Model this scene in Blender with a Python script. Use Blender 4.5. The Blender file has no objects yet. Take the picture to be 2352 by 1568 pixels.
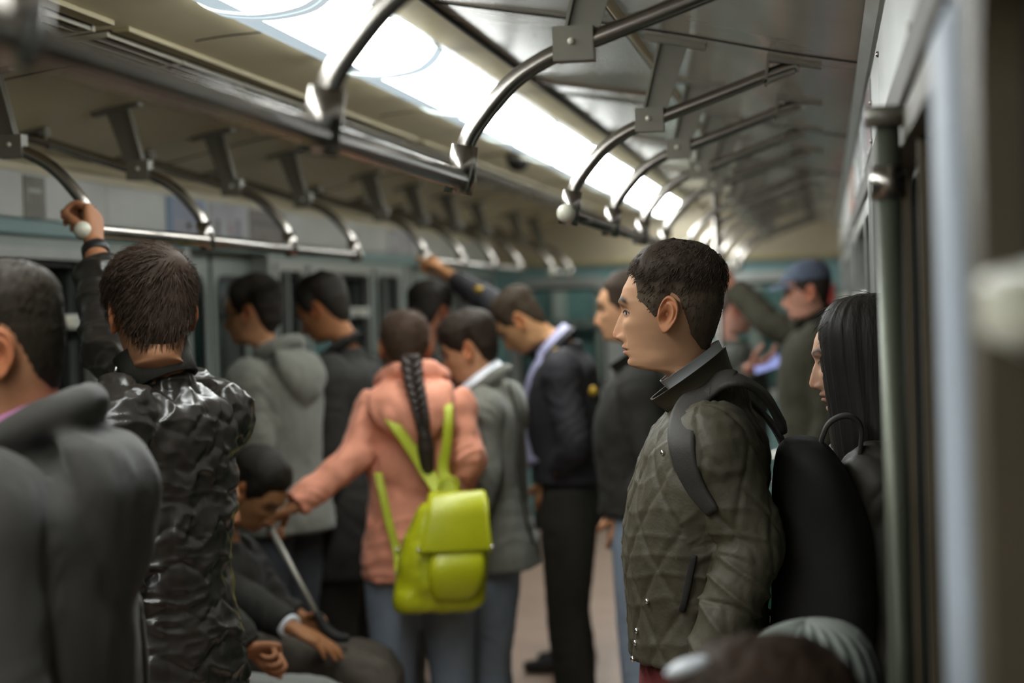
LAMP_E = 20
import bpy, bmesh, math, random
import numpy as np
from mathutils import Vector, Matrix, noise as mnoise
random.seed(7); RNG = np.random.default_rng(11)
SC = bpy.context.scene; COL = SC.collection
PI = math.pi
V = lambda *a: np.array(a, float)
def unit(v): v = np.asarray(v, float); return v/ (np.linalg.norm(v)+1e-12)

# ---------------------------------------------------------------- camera (fitted to the car's straight lines)
CAMX, EYE = 1.158, 1.64
YAW, PITCH, ROLL = 0.14692824, -0.01654581, -0.02877547
FPX = 2352*75/36.0
_fw = V(-math.sin(YAW)*math.cos(PITCH), math.cos(YAW)*math.cos(PITCH), math.sin(PITCH))
_r0 = V(math.cos(YAW), math.sin(YAW), 0); _u0 = np.cross(_r0, _fw)
_r = _r0*math.cos(ROLL)+_u0*math.sin(ROLL); _u = -_r0*math.sin(ROLL)+_u0*math.cos(ROLL)
CAM = V(CAMX, 0, EYE)
def ray(px, py): return _fw + _r*(px-1176)/FPX - _u*(py-784)/FPX
def at(px, py, Y):
    d = ray(px, py); return CAM + d*(Y/d[1])
def on_x(px, py, x):
    d = ray(px, py); return CAM + d*((x-CAMX)/d[0])
cd = bpy.data.cameras.new('camera'); cam = bpy.data.objects.new('camera', cd); COL.objects.link(cam)
cam.matrix_world = Matrix(((_r[0], _u[0], -_fw[0], CAM[0]), (_r[1], _u[1], -_fw[1], CAM[1]), (_r[2], _u[2], -_fw[2], CAM[2]), (0, 0, 0, 1)))
cd.sensor_width = 36; cd.lens = 75; cd.clip_start = .05; cd.clip_end = 60
cd.dof.use_dof = True; cd.dof.focus_distance = 3.95; cd.dof.aperture_fstop = 2.7; cd.dof.aperture_blades = 0
SC.camera = cam
vs = SC.view_settings; vs.view_transform = 'Standard'; vs.look = 'None'; vs.gamma = 1; vs.exposure = EXPOSURE = 0.0
SC.cycles.use_denoising = True
SC.cycles.max_bounces = 6; SC.cycles.diffuse_bounces = 3; SC.cycles.glossy_bounces = 3; SC.cycles.transmission_bounces = 4
SC.cycles.use_adaptive_sampling = True; SC.cycles.adaptive_threshold = .16
SC.cycles.caustics_reflective = False; SC.cycles.caustics_refractive = False
SC.cycles.sample_clamp_indirect = 4
w = bpy.data.worlds.new('tunnel_dark'); SC.world = w; w.use_nodes = True
w.node_tree.nodes['Background'].inputs[0].default_value = (.016, .016, .014, 1); w.node_tree.nodes['Background'].inputs[1].default_value = 1

# ---------------------------------------------------------------- materials
def lin(c):
    return tuple(((x/255)/12.92 if x/255 <= .04045 else ((x/255+.055)/1.055)**2.4) for x in c)
MATS = {}
def mat(name, rgb, rough=.6, metal=0, spec=.5, bump=0, bscale=80, var=0, vscale=6, rgb2=None, attr=None, sheen=0, coat=0, emit=0, stretch=None, trans=0, aniso=None):
    if name in MATS: return MATS[name]
    m = bpy.data.materials.new(name); m.use_nodes = True; nt = m.node_tree; b = nt.nodes['Principled BSDF']
    c = lin(rgb) if max(rgb) > 1.001 else rgb
    b.inputs['Base Color'].default_value = (*c, 1); b.inputs['Roughness'].default_value = rough
    b.inputs['Metallic'].default_value = metal; b.inputs['Specular IOR Level'].default_value = spec
    if sheen: b.inputs['Sheen Weight'].default_value = sheen
    if coat: b.inputs['Coat Weight'].default_value = coat; b.inputs['Coat Roughness'].default_value = .15
    if trans: b.inputs['Transmission Weight'].default_value = trans
    if emit:
        b.inputs['Emission Color'].default_value = (*c, 1); b.inputs['Emission Strength'].default_value = emit
    def tex(sc, det=4):
        t = nt.nodes.new('ShaderNodeTexNoise'); t.inputs['Scale'].default_value = sc; t.inputs['Detail'].default_value = det
        tc = nt.nodes.new('ShaderNodeTexCoord'); mp = nt.nodes.new('ShaderNodeMapping')
        if stretch: mp.inputs['Scale'].default_value = stretch
        nt.links.new(tc.outputs['Object'], mp.inputs[0]); nt.links.new(mp.outputs[0], t.inputs['Vector']); return t
    src = None
    if attr:
        a = nt.nodes.new('ShaderNodeAttribute'); a.attribute_name = attr; src = a.outputs['Color']
    if var:
        t = tex(vscale); r = nt.nodes.new('ShaderNodeValToRGB')
        r.color_ramp.elements[0].position = .3; r.color_ramp.elements[1].position = .7
        c2 = lin(rgb2) if rgb2 else tuple(x*(1-var) for x in c)
        if src is not None:
            mx = nt.nodes.new('ShaderNodeMix'); mx.data_type = 'RGBA'; mx.blend_type = 'MULTIPLY'; mx.inputs[0].default_value = 1
            r.color_ramp.elements[0].color = (1-var, 1-var, 1-var, 1); r.color_ramp.elements[1].color = (1, 1, 1, 1)
            nt.links.new(t.outputs[0], r.inputs[0]); nt.links.new(src, mx.inputs[6]); nt.links.new(r.outputs[0], mx.inputs[7]); src = mx.outputs[2]
        else:
            r.color_ramp.elements[0].color = (*c2, 1); r.color_ramp.elements[1].color = (*c, 1)
            nt.links.new(t.outputs[0], r.inputs[0]); src = r.outputs[0]
    if src is not None: nt.links.new(src, b.inputs['Base Color'])
    if bump:
        t = tex(bscale, 3); bp = nt.nodes.new('ShaderNodeBump'); bp.inputs['Strength'].default_value = bump; bp.inputs['Distance'].default_value = .004
        nt.links.new(t.outputs[0], bp.inputs['Height']); nt.links.new(bp.outputs[0], b.inputs['Normal'])
    MATS[name] = m; return m

# ---------------------------------------------------------------- mesh building
def link(o, parent=None):
    COL.objects.link(o)
    if parent is not None: o.parent = parent
    return o
def mesh_obj(name, verts, faces, m, parent=None, smooth=True, col=None, loc=None):
    me = bpy.data.meshes.new(name)
    verts = np.asarray(verts, float)
    if parent is not None: verts = verts - np.array(parent_origin(parent))
    elif loc is not None: verts = verts - np.asarray(loc)
    me.from_pydata(verts.tolist(), [], faces)
    if smooth: me.polygons.foreach_set('use_smooth', [True]*len(me.polygons))
    if col is not None:
        a = me.color_attributes.new('paint', 'FLOAT_COLOR', 'POINT')
        a.data.foreach_set('color', np.concatenate([col, np.ones((len(col), 1))], 1).ravel())
    me.materials.append(m); me.update()
    o = bpy.data.objects.new(name, me)
    if parent is None and loc is not None: o.location = loc
    return link(o, parent)
def parent_origin(p):
    t = Vector((0, 0, 0)); q = p
    while q is not None: t += q.location; q = q.parent
    return t
def tag(o, label=None, cat=None, group=None, kind=None):
    if label: o['label'] = label
    if cat: o['category'] = cat
    if group: o['group'] = group
    if kind: o['kind'] = kind
    return o
def empty(name, loc, label, cat, group=None):
    o = bpy.data.objects.new(name, None); o.empty_display_size = .1; o.location = tuple(float(x) for x in loc); link(o)
    return tag(o, label, cat, group)

class MB:
    "collects pieces that make up one mesh"
    def __init__(s): s.v = []; s.f = []; s.n = 0
    def add(s, v, f):
        v = np.asarray(v, float).reshape(-1, 3); s.v.append(v); n = s.n
        s.f += [tuple(i+n for i in q) for q in f]; s.n += len(v); return s
    def box(s, a, b, bev=0):
        x0, y0, z0 = np.minimum(a, b); x1, y1, z1 = np.maximum(a, b)
        if bev:
            bm = bmesh.new(); bmesh.ops.create_cube(bm, size=1)
            for q in bm.verts: q.co = Vector(((x0+x1)/2+q.co.x*(x1-x0), (y0+y1)/2+q.co.y*(y1-y0), (z0+z1)/2+q.co.z*(z1-z0)))
            bmesh.ops.bevel(bm, geom=bm.edges[:], offset=bev, segments=2, affect='EDGES', profile=.5)
            bm.verts.ensure_lookup_table()
            s.add([tuple(q.co) for q in bm.verts], [tuple(k.index for k in f.verts) for f in bm.faces]); bm.free(); return s
        v = [(x0, y0, z0), (x1, y0, z0), (x1, y1, z0), (x0, y1, z0), (x0, y0, z1), (x1, y0, z1), (x1, y1, z1), (x0, y1, z1)]
        return s.add(v, [(3, 2, 1, 0), (4, 5, 6, 7), (0, 1, 5, 4), (1, 2, 6, 5), (2, 3, 7, 6), (3, 0, 4, 7)])
    def tube(s, pts, r, n=14, caps=True, sub=1):
        pts = np.asarray(pts, float); r = np.broadcast_to(np.asarray(r, float), (len(pts),)).copy()
        if sub > 1: pts = crom(pts, sub); r = crom(r[:, None], sub)[:, 0]
        T, A, B = frames(pts)
        return s.loft(pts, A*r[:, None], B*r[:, None], n, caps)
    def loft(s, c, A, B, n=24, caps=True, exp=2.0, round_=0):
        c = np.asarray(c, float); th = np.linspace(0, 2*PI, n, endpoint=False)
        ct, st = np.cos(th), np.sin(th)
        if exp != 2: ct = np.sign(ct)*np.abs(ct)**(2/exp); st = np.sign(st)*np.abs(st)**(2/exp)
        v = c[:, None, :] + A[:, None, :]*ct[None, :, None] + B[:, None, :]*st[None, :, None]
        m = len(c); f = []
        for i in range(m-1):
            for j in range(n):
                k = (j+1) % n; f.append((i*n+j, i*n+k, (i+1)*n+k, (i+1)*n+j))
        v = v.reshape(-1, 3)
        if caps:
            v = np.concatenate([v, c[:1], c[-1:]]); a, b = m*n, m*n+1
            for j in range(n):
                k = (j+1) % n; f.append((a, k, j)); f.append((b, (m-1)*n+j, (m-1)*n+k))
        return s.add(v, f)
    def ball(s, c, r, n=16, m=10, axes=None):
        r = np.broadcast_to(np.asarray(r, float), (3,)); ax = np.eye(3) if axes is None else np.asarray(axes, float)
        t = np.linspace(0, PI, m+1)
        t[0] = .02; t[-1] = PI-.02
        cc = np.asarray(c)[None]+np.cos(t)[:, None]*r[2]*ax[2][None]
        return s.loft(cc, np.sin(t)[:, None]*r[0]*ax[0][None], np.sin(t)[:, None]*r[1]*ax[1][None], n)
    def capsule(s, pts, r, n=12, sub=3):
        "tube with rounded ends"
        pts = np.asarray(pts, float); r = np.broadcast_to(np.asarray(r, float), (len(pts),)).copy()
        if sub > 1 and len(pts) > 2: pts = crom(pts, sub); r = crom(r[:, None], sub)[:, 0]
        T, A, B = frames(pts); P0, P1 = [], []; R0, R1 = [], []
        for a in (75, 50, 25): P0.append(pts[0]-T[0]*r[0]*math.sin(math.radians(a))); R0.append(r[0]*math.cos(math.radians(a)))
        for a in (25, 50, 75): P1.append(pts[-1]+T[-1]*r[-1]*math.sin(math.radians(a))); R1.append(r[-1]*math.cos(math.radians(a)))
        P = np.concatenate([P0, pts, P1]); R = np.concatenate([R0, r, R1])
        A = np.concatenate([[A[0]]*3, A, [A[-1]]*3]); B = np.concatenate([[B[0]]*3, B, [B[-1]]*3])
        return s.loft(P, A*R[:, None], B*R[:, None], n)
    def ribbon(s, pts, wdir, width, thick, sub=6):
        "flat strap along pts; wdir = width direction per point"
        pts = crom(np.asarray(pts, float), sub); wd = crom(np.asarray(wdir, float), sub) if np.ndim(wdir) > 1 else np.repeat([wdir], len(pts), 0)
        T = np.gradient(pts, axis=0); T /= np.linalg.norm(T, axis=1)[:, None]
        wd = wd-T*np.sum(wd*T, 1)[:, None]; wd /= np.linalg.norm(wd, axis=1)[:, None]
        nn = np.cross(T, wd); width = np.broadcast_to(width, (len(pts),)) if np.ndim(width) == 0 else np.interp(np.linspace(0, 1, len(pts)), np.linspace(0, 1, len(width)), width)
        return s.loft(pts, wd*width[:, None]/2, nn*thick/2, 12, True, 4)
    def prism(s, poly, d):
        "extrude planar polygon (list of 3D points) by vector d"
        p = np.asarray(poly, float); n = len(p)
        f = [tuple(range(n))[::-1], tuple(range(n, 2*n))]+[(i, (i+1) % n, n+(i+1) % n, n+i) for i in range(n)]
        return s.add(np.concatenate([p, p+np.asarray(d)]), f)
    def ring(s, outer, inner, d):
        "frame between two closed outlines with the same count, extruded by d"
        o = np.asarray(outer, float); i = np.asarray(inner, float); n = len(o); d = np.asarray(d, float)
        v = np.concatenate([o, i, o+d, i+d]); f = []
        for k in range(n):
            l = (k+1) % n
            f += [(k, l, n+l, n+k), (2*n+k, 3*n+k, 3*n+l, 2*n+l), (k, 2*n+k, 2*n+l, l), (n+k, n+l, 3*n+l, 3*n+k)]
        return s.add(v, f)
    def arrays(s): return np.concatenate(s.v), s.f
    def build(s, name, m, parent=None, smooth=False, loc=None, col=None):
        v, f = s.arrays(); o = mesh_obj(name, v, f, m, parent, smooth, col, loc)
        if not smooth: pass
        return o
def soft(o, ang=40):
    "smooth shading with sharp edges kept"
    me = o.data; me.polygons.foreach_set('use_smooth', [True]*len(me.polygons))
    try: me.set_sharp_from_angle(angle=math.radians(ang))
    except Exception: pass
    return o
def crom(p, sub):
    p = np.asarray(p, float); n = len(p)
    if n < 3: 
        t = np.linspace(0, 1, sub*(n-1)+1); return p[0]+(p[-1]-p[0])*t[:, None]
    q = np.concatenate([[2*p[0]-p[1]], p, [2*p[-1]-p[-2]]]); out = []
    for i in range(n-1):
        a, b, c, d = q[i:i+4]
        for t in np.arange(sub)/sub:
            out.append(.5*((2*b)+(c-a)*t+(2*a-5*b+4*c-d)*t*t+(-a+3*b-3*c+d)*t**3))
    out.append(p[-1]); return np.array(out)
def frames(p):
    T = np.gradient(p, axis=0); T /= (np.linalg.norm(T, axis=1)[:, None]+1e-12)
    a = np.cross(T[0], V(0, 0, 1)); 
    if np.linalg.norm(a) < .1: a = np.cross(T[0], V(0, 1, 0))
    a = unit(a); A = []
    for t in T:
        a = unit(a-t*np.dot(a, t)); A.append(a)
    A = np.array(A); return T, A, np.cross(T, A)
def rrect(y0, y1, z0, z1, r, x, n=6):
    "rounded rectangle outline in the plane x"
    pts = []
    for (cy, cz, a0) in ((y1-r, z1-r, 0), (y0+r, z1-r, 90), (y0+r, z0+r, 180), (y1-r, z0+r, 270)):
        for k in range(n+1):
            a = math.radians(a0+90*k/n); pts.append((x, cy+r*math.cos(a), cz+r*math.sin(a)))
    return pts

def vnoise(P, seed=0):
    "vectorised value noise, about -1..1"
    P = np.asarray(P, float); I = np.floor(P).astype(np.int64); F = P-I; F = F*F*(3-2*F); out = 0
    for dx in (0, 1):
        for dy in (0, 1):
            for dz in (0, 1):
                h = (I[:, 0]+dx)*374761393+(I[:, 1]+dy)*668265263+(I[:, 2]+dz)*2147483647+seed*974634777
                h = (h ^ (h >> 13))*1274126177; h = (h ^ (h >> 16)) & 0xffff
                wgt = (F[:, 0] if dx else 1-F[:, 0])*(F[:, 1] if dy else 1-F[:, 1])*(F[:, 2] if dz else 1-F[:, 2])
                out = out+wgt*(h/32767.5-1)
    return out
def sstep(x, a, b):
    t = np.clip((x-a)/(b-a+1e-9), 0, 1); return t*t*(3-2*t)

from mathutils.bvhtree import BVHTree
def hit(objs, px, py, off=.0, Y=4.0):
    "point where the sight line meets the given meshes, pushed off along the surface normal"
    best = None; d = ray(px, py); d = d/np.linalg.norm(d)
    for o in objs:
        org = np.array(parent_origin(o)); me = o.data
        if o.name not in BVH: BVH[o.name] = BVHTree.FromPolygons([v.co[:] for v in me.vertices], [p.vertices[:] for p in me.polygons])
        h = BVH[o.name].ray_cast(Vector(CAM-org), Vector(d))
        if h[0] is not None and (best is None or h[3] < best[0]): best = (h[3], np.array(h[0])+org, np.array(h[1]))
    if best is None: return at(px, py, Y), V(0, -1, 0)
    n = best[2]; n = n if np.dot(n, d) < 0 else -n
    return best[1]+n*off, n
BVH = {}
def remesh(v, f, voxel, smooth=2, fac=.5):
    me = bpy.data.meshes.new('tmp'); me.from_pydata(v.tolist(), [], f); o = bpy.data.objects.new('tmp', me); COL.objects.link(o)
    m = o.modifiers.new('r', 'REMESH'); m.mode = 'VOXEL'; m.voxel_size = voxel
    if smooth: k = o.modifiers.new('s', 'SMOOTH'); k.factor = fac; k.iterations = smooth
    dg = bpy.context.evaluated_depsgraph_get(); e = o.evaluated_get(dg); em = e.to_mesh()
    vv = np.empty(len(em.vertices)*3); em.vertices.foreach_get('co', vv); vv = vv.reshape(-1, 3)
    nn = np.empty(len(em.vertices)*3); em.vertices.foreach_get('normal', nn); nn = nn.reshape(-1, 3)
    ff = [tuple(p.vertices) for p in em.polygons]
    e.to_mesh_clear(); bpy.data.objects.remove(o); bpy.data.meshes.remove(me)
    return vv, nn, ff
# ---------------------------------------------------------------- palette
M_ceil = mat('cream_ceiling_laminate', (218, 207, 176), .42, var=.25, vscale=1.3, rgb2=(198, 186, 152))
M_gloss = mat('glossy_ceiling_enamel', (188, 182, 168), .22, spec=.9, coat=.4, var=.15, vscale=2, bump=.12, bscale=9)
M_beam = mat('olive_beam_paint', (168, 156, 116), .5, var=.2, vscale=5)
M_dark = mat('dark_gap', (22, 20, 17), .8)
M_teal = mat('pale_teal_wall_paint', (118, 152, 152), .4, var=.12, vscale=3)
M_door = mat('grey_teal_door_paint', (150, 160, 152), .38, var=.15, vscale=3)
M_green = mat('green_kick_panel_paint', (48, 112, 92), .45, var=.15, vscale=4)
M_white = mat('off_white_laminate', (196, 198, 192), .35, var=.1, vscale=2, rgb2=(178, 180, 174))
M_frame = mat('brushed_aluminium_frame', (172, 174, 170), .32, .55, var=.15, vscale=8)
M_band = mat('brown_painted_rail', (66, 57, 44), .55)
M_bronze = mat('bronze_window_frame', (92, 82, 64), .5, .1, var=.2, vscale=5)
M_chrome = mat('worn_chrome', (168, 162, 156), .24, 1.0)
M_steel = mat('grey_bracket_paint', (112, 108, 96), .42, .3, var=.15, vscale=9)
M_cap = mat('cream_plastic_cap', (206, 204, 186), .4)
M_glass = mat('window_glass', (190, 196, 190), .03, trans=1)
M_floor = mat('brown_grey_linoleum', (176, 148, 130), .5, var=.2, vscale=3, bump=.2, bscale=60)
M_seat = mat('dark_green_vinyl', (34, 60, 46), .4, bump=.15, bscale=50)
M_tunnel = mat('sooty_tunnel_concrete', (60, 55, 46), .9, var=.3, vscale=1.5)
M_rubber = mat('black_rubber_seal', (26, 26, 24), .7)

Y0, Y1 = -9.0, 15.6           # length of car that is built
XW = 1.275
DOORS = [(-.84, .41), (3.53, 4.78), (7.9, 9.15), (12.27, 13.52)]
def struct(o): o['kind'] = 'structure'; return o

# floor and tunnel outside the panes
struct(MB().box((-1.45, Y0, -.06), (1.45, Y1, 0)).build('floor', M_floor))
for s, nm in ((-1, 'tunnel_wall_left'), (1, 'tunnel_wall_right')):
    struct(MB().box((s*2.3, Y0, -.4), (s*2.5, Y1, 3)).build(nm, M_tunnel))

# ---------------------------------------------------------------- ceiling: one arched skin, cream on the lamp side, enamel on the right
prof_l = [(-1.285, 2.145), (-1.17, 2.166), (-1.06, 2.187), (-.84, 2.238), (-.6, 2.277), (-.4, 2.303), (-.285, 2.318), (-.16, 2.325), (.19, 2.345)]
prof_r = [(.19, 2.345), (.285, 2.334), (.45, 2.306), (.62, 2.277), (.84, 2.236), (1.06, 2.187), (1.17, 2.166), (1.285, 2.145)]
def shell(prof, name, m):
    p = crom(np.array(prof), 4); b = MB(); n = len(p); o = [(x, z+.03) for x, z in p]
    for k in range(n-1):
        q = [(p[k][0], Y0, p[k][1]), (p[k+1][0], Y0, p[k+1][1]), (o[k+1][0], Y0, o[k+1][1]), (o[k][0], Y0, o[k][1])]
        b.prism(q, (0, Y1-Y0, 0))
    # weld to a clean strip
    v = [(x, y, z) for y in (Y0, Y1) for x, z in p]; f = [(k, k+1, n+k+1, n+k) for k in range(n-1)]
    v2 = [(x, y, z) for y in (Y0, Y1) for x, z in o]; N = len(v); f += [(N+k, N+n+k, N+n+k+1, N+k+1) for k in range(n-1)]
    f += [(0, n, N+n, N), (n-1, N+n-1, N+2*n-1, 2*n-1)]
    return struct(mesh_obj(name, v+v2, f, m, None, True))
soft(shell(prof_l, 'ceiling', M_ceil), 30); soft(shell(prof_r, 'ceiling_enamel', M_gloss), 30)
def zc(x):
    p = crom(np.array(prof_l[:-1]+prof_r), 4); return float(np.interp(x, p[:, 0], p[:, 1]))
tn = [0]
def trim(b, m, kind='structure'):
    tn[0] += 1; o = b.build('trim_%d' % tn[0], m); o['kind'] = kind; return o
# flat olive beam beside the lamps and its dark joints
trim(MB().box((.182, Y0, 2.329), (.282, Y1, 2.356), .004), M_beam)
trim(MB().box((.283, Y0, 2.322), (.290, Y1, 2.34)), M_dark)
# transverse ceiling joints and raised cover strips
for k in range(8):
    y = .385+2.185*k
    b = MB(); xs = np.linspace(.30, 1.265, 26)
    b.loft([(x, y, zc(x)-.001) for x in xs], np.repeat([(0, .004, 0)], 26, 0), np.repeat([(0, 0, .0025)], 26, 0), 8)
    trim(b, M_dark)
    b = MB(); xs = np.linspace(-1.265, -.42, 26)
    b.loft([(x, y+.3, zc(x)-.001) for x in xs], np.repeat([(0, .004, 0)], 26, 0), np.repeat([(0, 0, .0025)], 26, 0), 8); trim(b, M_dark)
    b = MB(); xs = np.linspace(-.35, -.13, 12)
    b.loft([(x, y+.3, zc(x)-.001) for x in xs], np.repeat([(0, .003, 0)], 12, 0), np.repeat([(0, 0, .002)], 12, 0), 8); trim(b, M_dark)
    b = MB(); xs = np.linspace(.295, .70, 16)
    b.loft([(x, y-.45, zc(x)-.004) for x in xs], np.repeat([(0, .014, 0)], 16, 0), np.repeat([(0, 0, .007)], 16, 0), 10); trim(b, M_chrome)
# long joint strip of the enamel panel
b = MB(); ys = np.linspace(Y0, Y1, 40)
b.loft([(.735, y, zc(.735)-.001) for y in ys], np.repeat([(.014, 0, 0)], 40, 0), np.repeat([(0, 0, .003)], 40, 0), 8); trim(b, M_beam)
b = MB(); b.loft([(.717, y, zc(.717)-.001) for y in ys], np.repeat([(.004, 0, 0)], 40, 0), np.repeat([(0, 0, .003)], 40, 0), 8); trim(b, M_dark)

# ---------------------------------------------------------------- ceiling vents (long slotted grilles left of the lamps)
def vent(y0, y1, label):
    t = empty('ceiling_vent', (-.51, (y0+y1)/2, 2.28), label, 'vent', 'slotted ceiling vents')
    z = lambda x: zc(x)
    MB().prism([(-.575, y0, z(-.575)-.002), (-.445, y0, z(-.445)-.002), (-.445, y0, z(-.445)+.004), (-.575, y0, z(-.575)+.004)], (0, y1-y0, 0)).build('backing', M_vent, t)
    for x in (-.558, -.522, -.488, -.455):
        MB().box((x-.0035, y0, z(x)-.014), (x+.0035, y1, z(x)-.004)).build('slat', M_slat, t)
    n = int(round((y1-y0)/.57))
    for k in range(n+1):
        y = y0+(y1-y0)*k/n
        MB().prism([(-.57, y-.010, z(-.57)-.016), (-.448, y-.010, z(-.448)-.016), (-.448, y-.010, z(-.448)-.004), (-.57, y-.010, z(-.57)-.004)], (0, .020, 0)).build('bridge', M_slat, t)
    MB().box((-.440, y0, z(-.44)-.006), (-.40, y1, z(-.41)+.004)).build('edge_strip', M_beam, t)
M_vent = mat('dark_brown_vent_cavity', (52, 44, 34), .8); M_slat = mat('pale_vent_slat_paint', (170, 162, 144), .45)
vnames = ['slotted vent in cream ceiling behind the camera end', 'slotted vent in cream ceiling above the nearest handrail', 'slotted vent in cream ceiling above the man with raised arm',
          'slotted vent in cream ceiling over the braided girl', 'slotted vent in cream ceiling nearest the end wall']
for k, (a, c) in enumerate([(-8.8, 1.0), (1.1, 4.6), (4.7, 8.2), (8.3, 11.8), (11.9, 15.3)]): vent(a, c, vnames[k])

# ---------------------------------------------------------------- fluorescent ceiling lights
def mk_emit(name, rgb, e):
    return mat(name, rgb, .4, emit=e)
M_lamp = mk_emit('lit_prismatic_diffuser', (.93, .97, .95), LAMP_E)
M_lampside = mk_emit('lit_diffuser_side', (.74, .90, 1.0), .62)
M_lampflank = mk_emit('lit_diffuser_flank', (.93, .97, .93), LAMP_E*.55)
M_lampend = mk_emit('lit_diffuser_end', (.80, .93, 1.0), .6)
def lamp(y0, label):
    y1 = y0+1.235-.012
    t = empty('ceiling_light', (0, (y0+y1)/2, 2.33), label, 'ceiling light', 'row of fluorescent ceiling lights')
    # trough shaped cover: flat belly and a sloping flank on the left
    pr = [(-.145, 2.332), (-.128, 2.300), (-.088, 2.276), (0, 2.266), (.088, 2.278), (.130, 2.304), (.152, 2.334)]
    p = crom(np.array(pr), 4); M_ = None
    yy = np.linspace(y0+.05, y1-.05, 3); v = [(x, y, z) for y in yy for x, z in p]; n = len(p)
    f = [(i*n+j, i*n+j+1, (i+1)*n+j+1, (i+1)*n+j) for i in range(2) for j in range(11, n-1)]
    mesh_obj('diffuser', v, f, M_lamp, t)
    f = [(i*n+j, i*n+j+1, (i+1)*n+j+1, (i+1)*n+j) for i in range(2) for j in range(0, 5)]
    mesh_obj('diffuser_flank', v, f, M_lampflank, t)
    f = [(i*n+j, i*n+j+1, (i+1)*n+j+1, (i+1)*n+j) for i in range(2) for j in range(5, 11)]
    mesh_obj('diffuser_belly', v, f, M_lampside, t)
    for ya, yb in ((y0, y0+.045), (y1-.045, y1)):
        q = [(x*1.02, ya, z-.004) for x, z in p]+[(.155, ya, 2.345), (-.152, ya, 2.34)]
        soft(MB().prism(q, (0, yb-ya, 0)).build('end_cap', M_lampend, t))
    b = MB()
    for k in range(9):
        y = y0+.1+k*.128; b.ball((.164, y, 2.331), .0035, 8, 6)
    MB().box((.152, y0, 2.331), (.178, y1, 2.344)).build('fixing_strip', M_frame, t)
    for q0 in range(0, 9): pass
    o = b.build('screw_row', M_dark, t); o['kind'] = 'stuff'
NTH = ['nearest', 'second', 'third', 'fourth', 'fifth', 'sixth', 'seventh', 'eighth', 'ninth', 'tenth', 'eleventh', 'twelfth', 'thirteenth', 'fourteenth']
for k in range(-5, 14):
    y = -1.785+1.235*k
    lab = 'lit ceiling light behind the camera, %s from the back' % NTH[k+5] if y < 1.8 else 'lit trough ceiling light, %s ahead in the visible row' % NTH[int((y-1.8)/1.235)]
    lamp(y, lab)
# small dark dome camera beside the lamps
t = empty('dome_camera', (-.19, 9.45, 2.31), 'small dark dome camera on the ceiling beside the lamps', 'camera')
o = MB().ball((-.19, 9.45, 2.285), (.05, .05, .045), 18, 10).build('dome', M_rubber, t, True)
MB().tube([(-.19, 9.45, 2.32), (-.19, 9.45, 2.29)], .058, 18).build('base_ring', M_steel, t)

# ---------------------------------------------------------------- grab rails with curved hangers
ARM = [(.575, 1.848), (.587, 1.905), (.616, 1.949), (.663, 2.0), (.714, 2.033), (.765, 2.053), (.926, 2.108), (1.06, 2.155), (1.11, 2.168)]
def rail(s, ys, yend, label, grp='curved grab rails hung from the ceiling'):
    t = empty('grab_rail', (s*.575, (ys[0]+ys[-1])/2, 1.848), label, 'handrail', grp)
    a, c = ys[0]-.055, yend
    MB().tube([(s*.575, a, 1.848), (s*.575, (a+c)/2, 1.848), (s*.575, c, 1.848)], .0165, 18).build('bar', M_chrome, t, True)
    for y, sg in ((a, -1), (c, 1)):
        MB().capsule([(s*.575, y-.002*sg, 1.848), (s*.575, y+.006*sg, 1.848)], .0215, 16).build('end_cap', M_cap, t, True)
    for y in ys:
        P = crom(np.array([(s*x, y, z) for x, z in ARM]), 5)
        h = MB().tube(P, .0150, 14).build('hanger', M_chrome, t, True)
        d = unit(P[4]-P[0])
        MB().tube([P[0]-d*.024, P[0]+d*.02, P[0]+d*.055], [.0235, .0235, .0215], 16).build('socket', M_steel if False else M_chrome, h, True)
        # strap bracket from ceiling to hanger
        k = .765; zt = zc(s*.845)
        b = MB(); b.prism([(s*.735, y-.022, 2.03), (s*.80, y-.022, 2.03), (s*.80, y-.022, 2.085), (s*.735, y-.022, 2.085)], (0, .044, 0))
        o = b.build('clamp', M_steel, h); 
        MB().ball((s*.765, y-.024, 2.06), .006, 10, 6).build('bolt', M_cap, h, True)
        b = MB(); b.prism([(s*.748, y-.004, 2.06), (s*.80, y-.004, 2.06), (s*.862, y-.004, zt-.004), (s*.79, y-.004, zt-.004)], (0, .008, 0))
        b.prism([(s*.748, y-.016, 2.06), (s*.752, y-.016, 2.06), (s*.797, y-.016, zt-.004), (s*.79, y-.016, zt-.004)], (0, .032, 0)).build('strap', M_steel, h)
        b = MB().prism([(s*.76, y-.02, zc(s*.76)-.012), (s*.90, y-.02, zc(s*.90)-.012), (s*.90, y-.02, zc(s*.90)+.002), (s*.76, y-.02, zc(s*.76)+.002)], (0, .04, 0)); b.build('ceiling_plate', M_steel, h)
        b = MB().prism([(s*1.04, y-.024, zc(s*1.04)-.012), (s*1.16, y-.024, zc(s*1.16)-.01), (s*1.16, y-.024, zc(s*1.16)+.002), (s*1.04, y-.024, zc(s*1.04)+.002)], (0, .048, 0))
        b.prism([(s*1.03, y-.022, 2.125), (s*1.036, y-.022, 2.125), (s*1.045, y-.022, zc(s*1.045)), (s*1.038, y-.022, zc(s*1.038))], (0, .044, 0))
        b.prism([(s*1.03, y-.022, 2.128), (s*1.10, y-.022, 2.15), (s*1.10, y-.022, 2.158), (s*1.03, y-.022, 2.136)], (0, .044, 0)).build('end_bracket', M_steel, h)
SETS = [(.53, 'closest to the camera'), (4.9, 'above the young man in olive'), (9.2, 'further down past the second doorway'), (13.55, 'nearest the end wall')]
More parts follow.
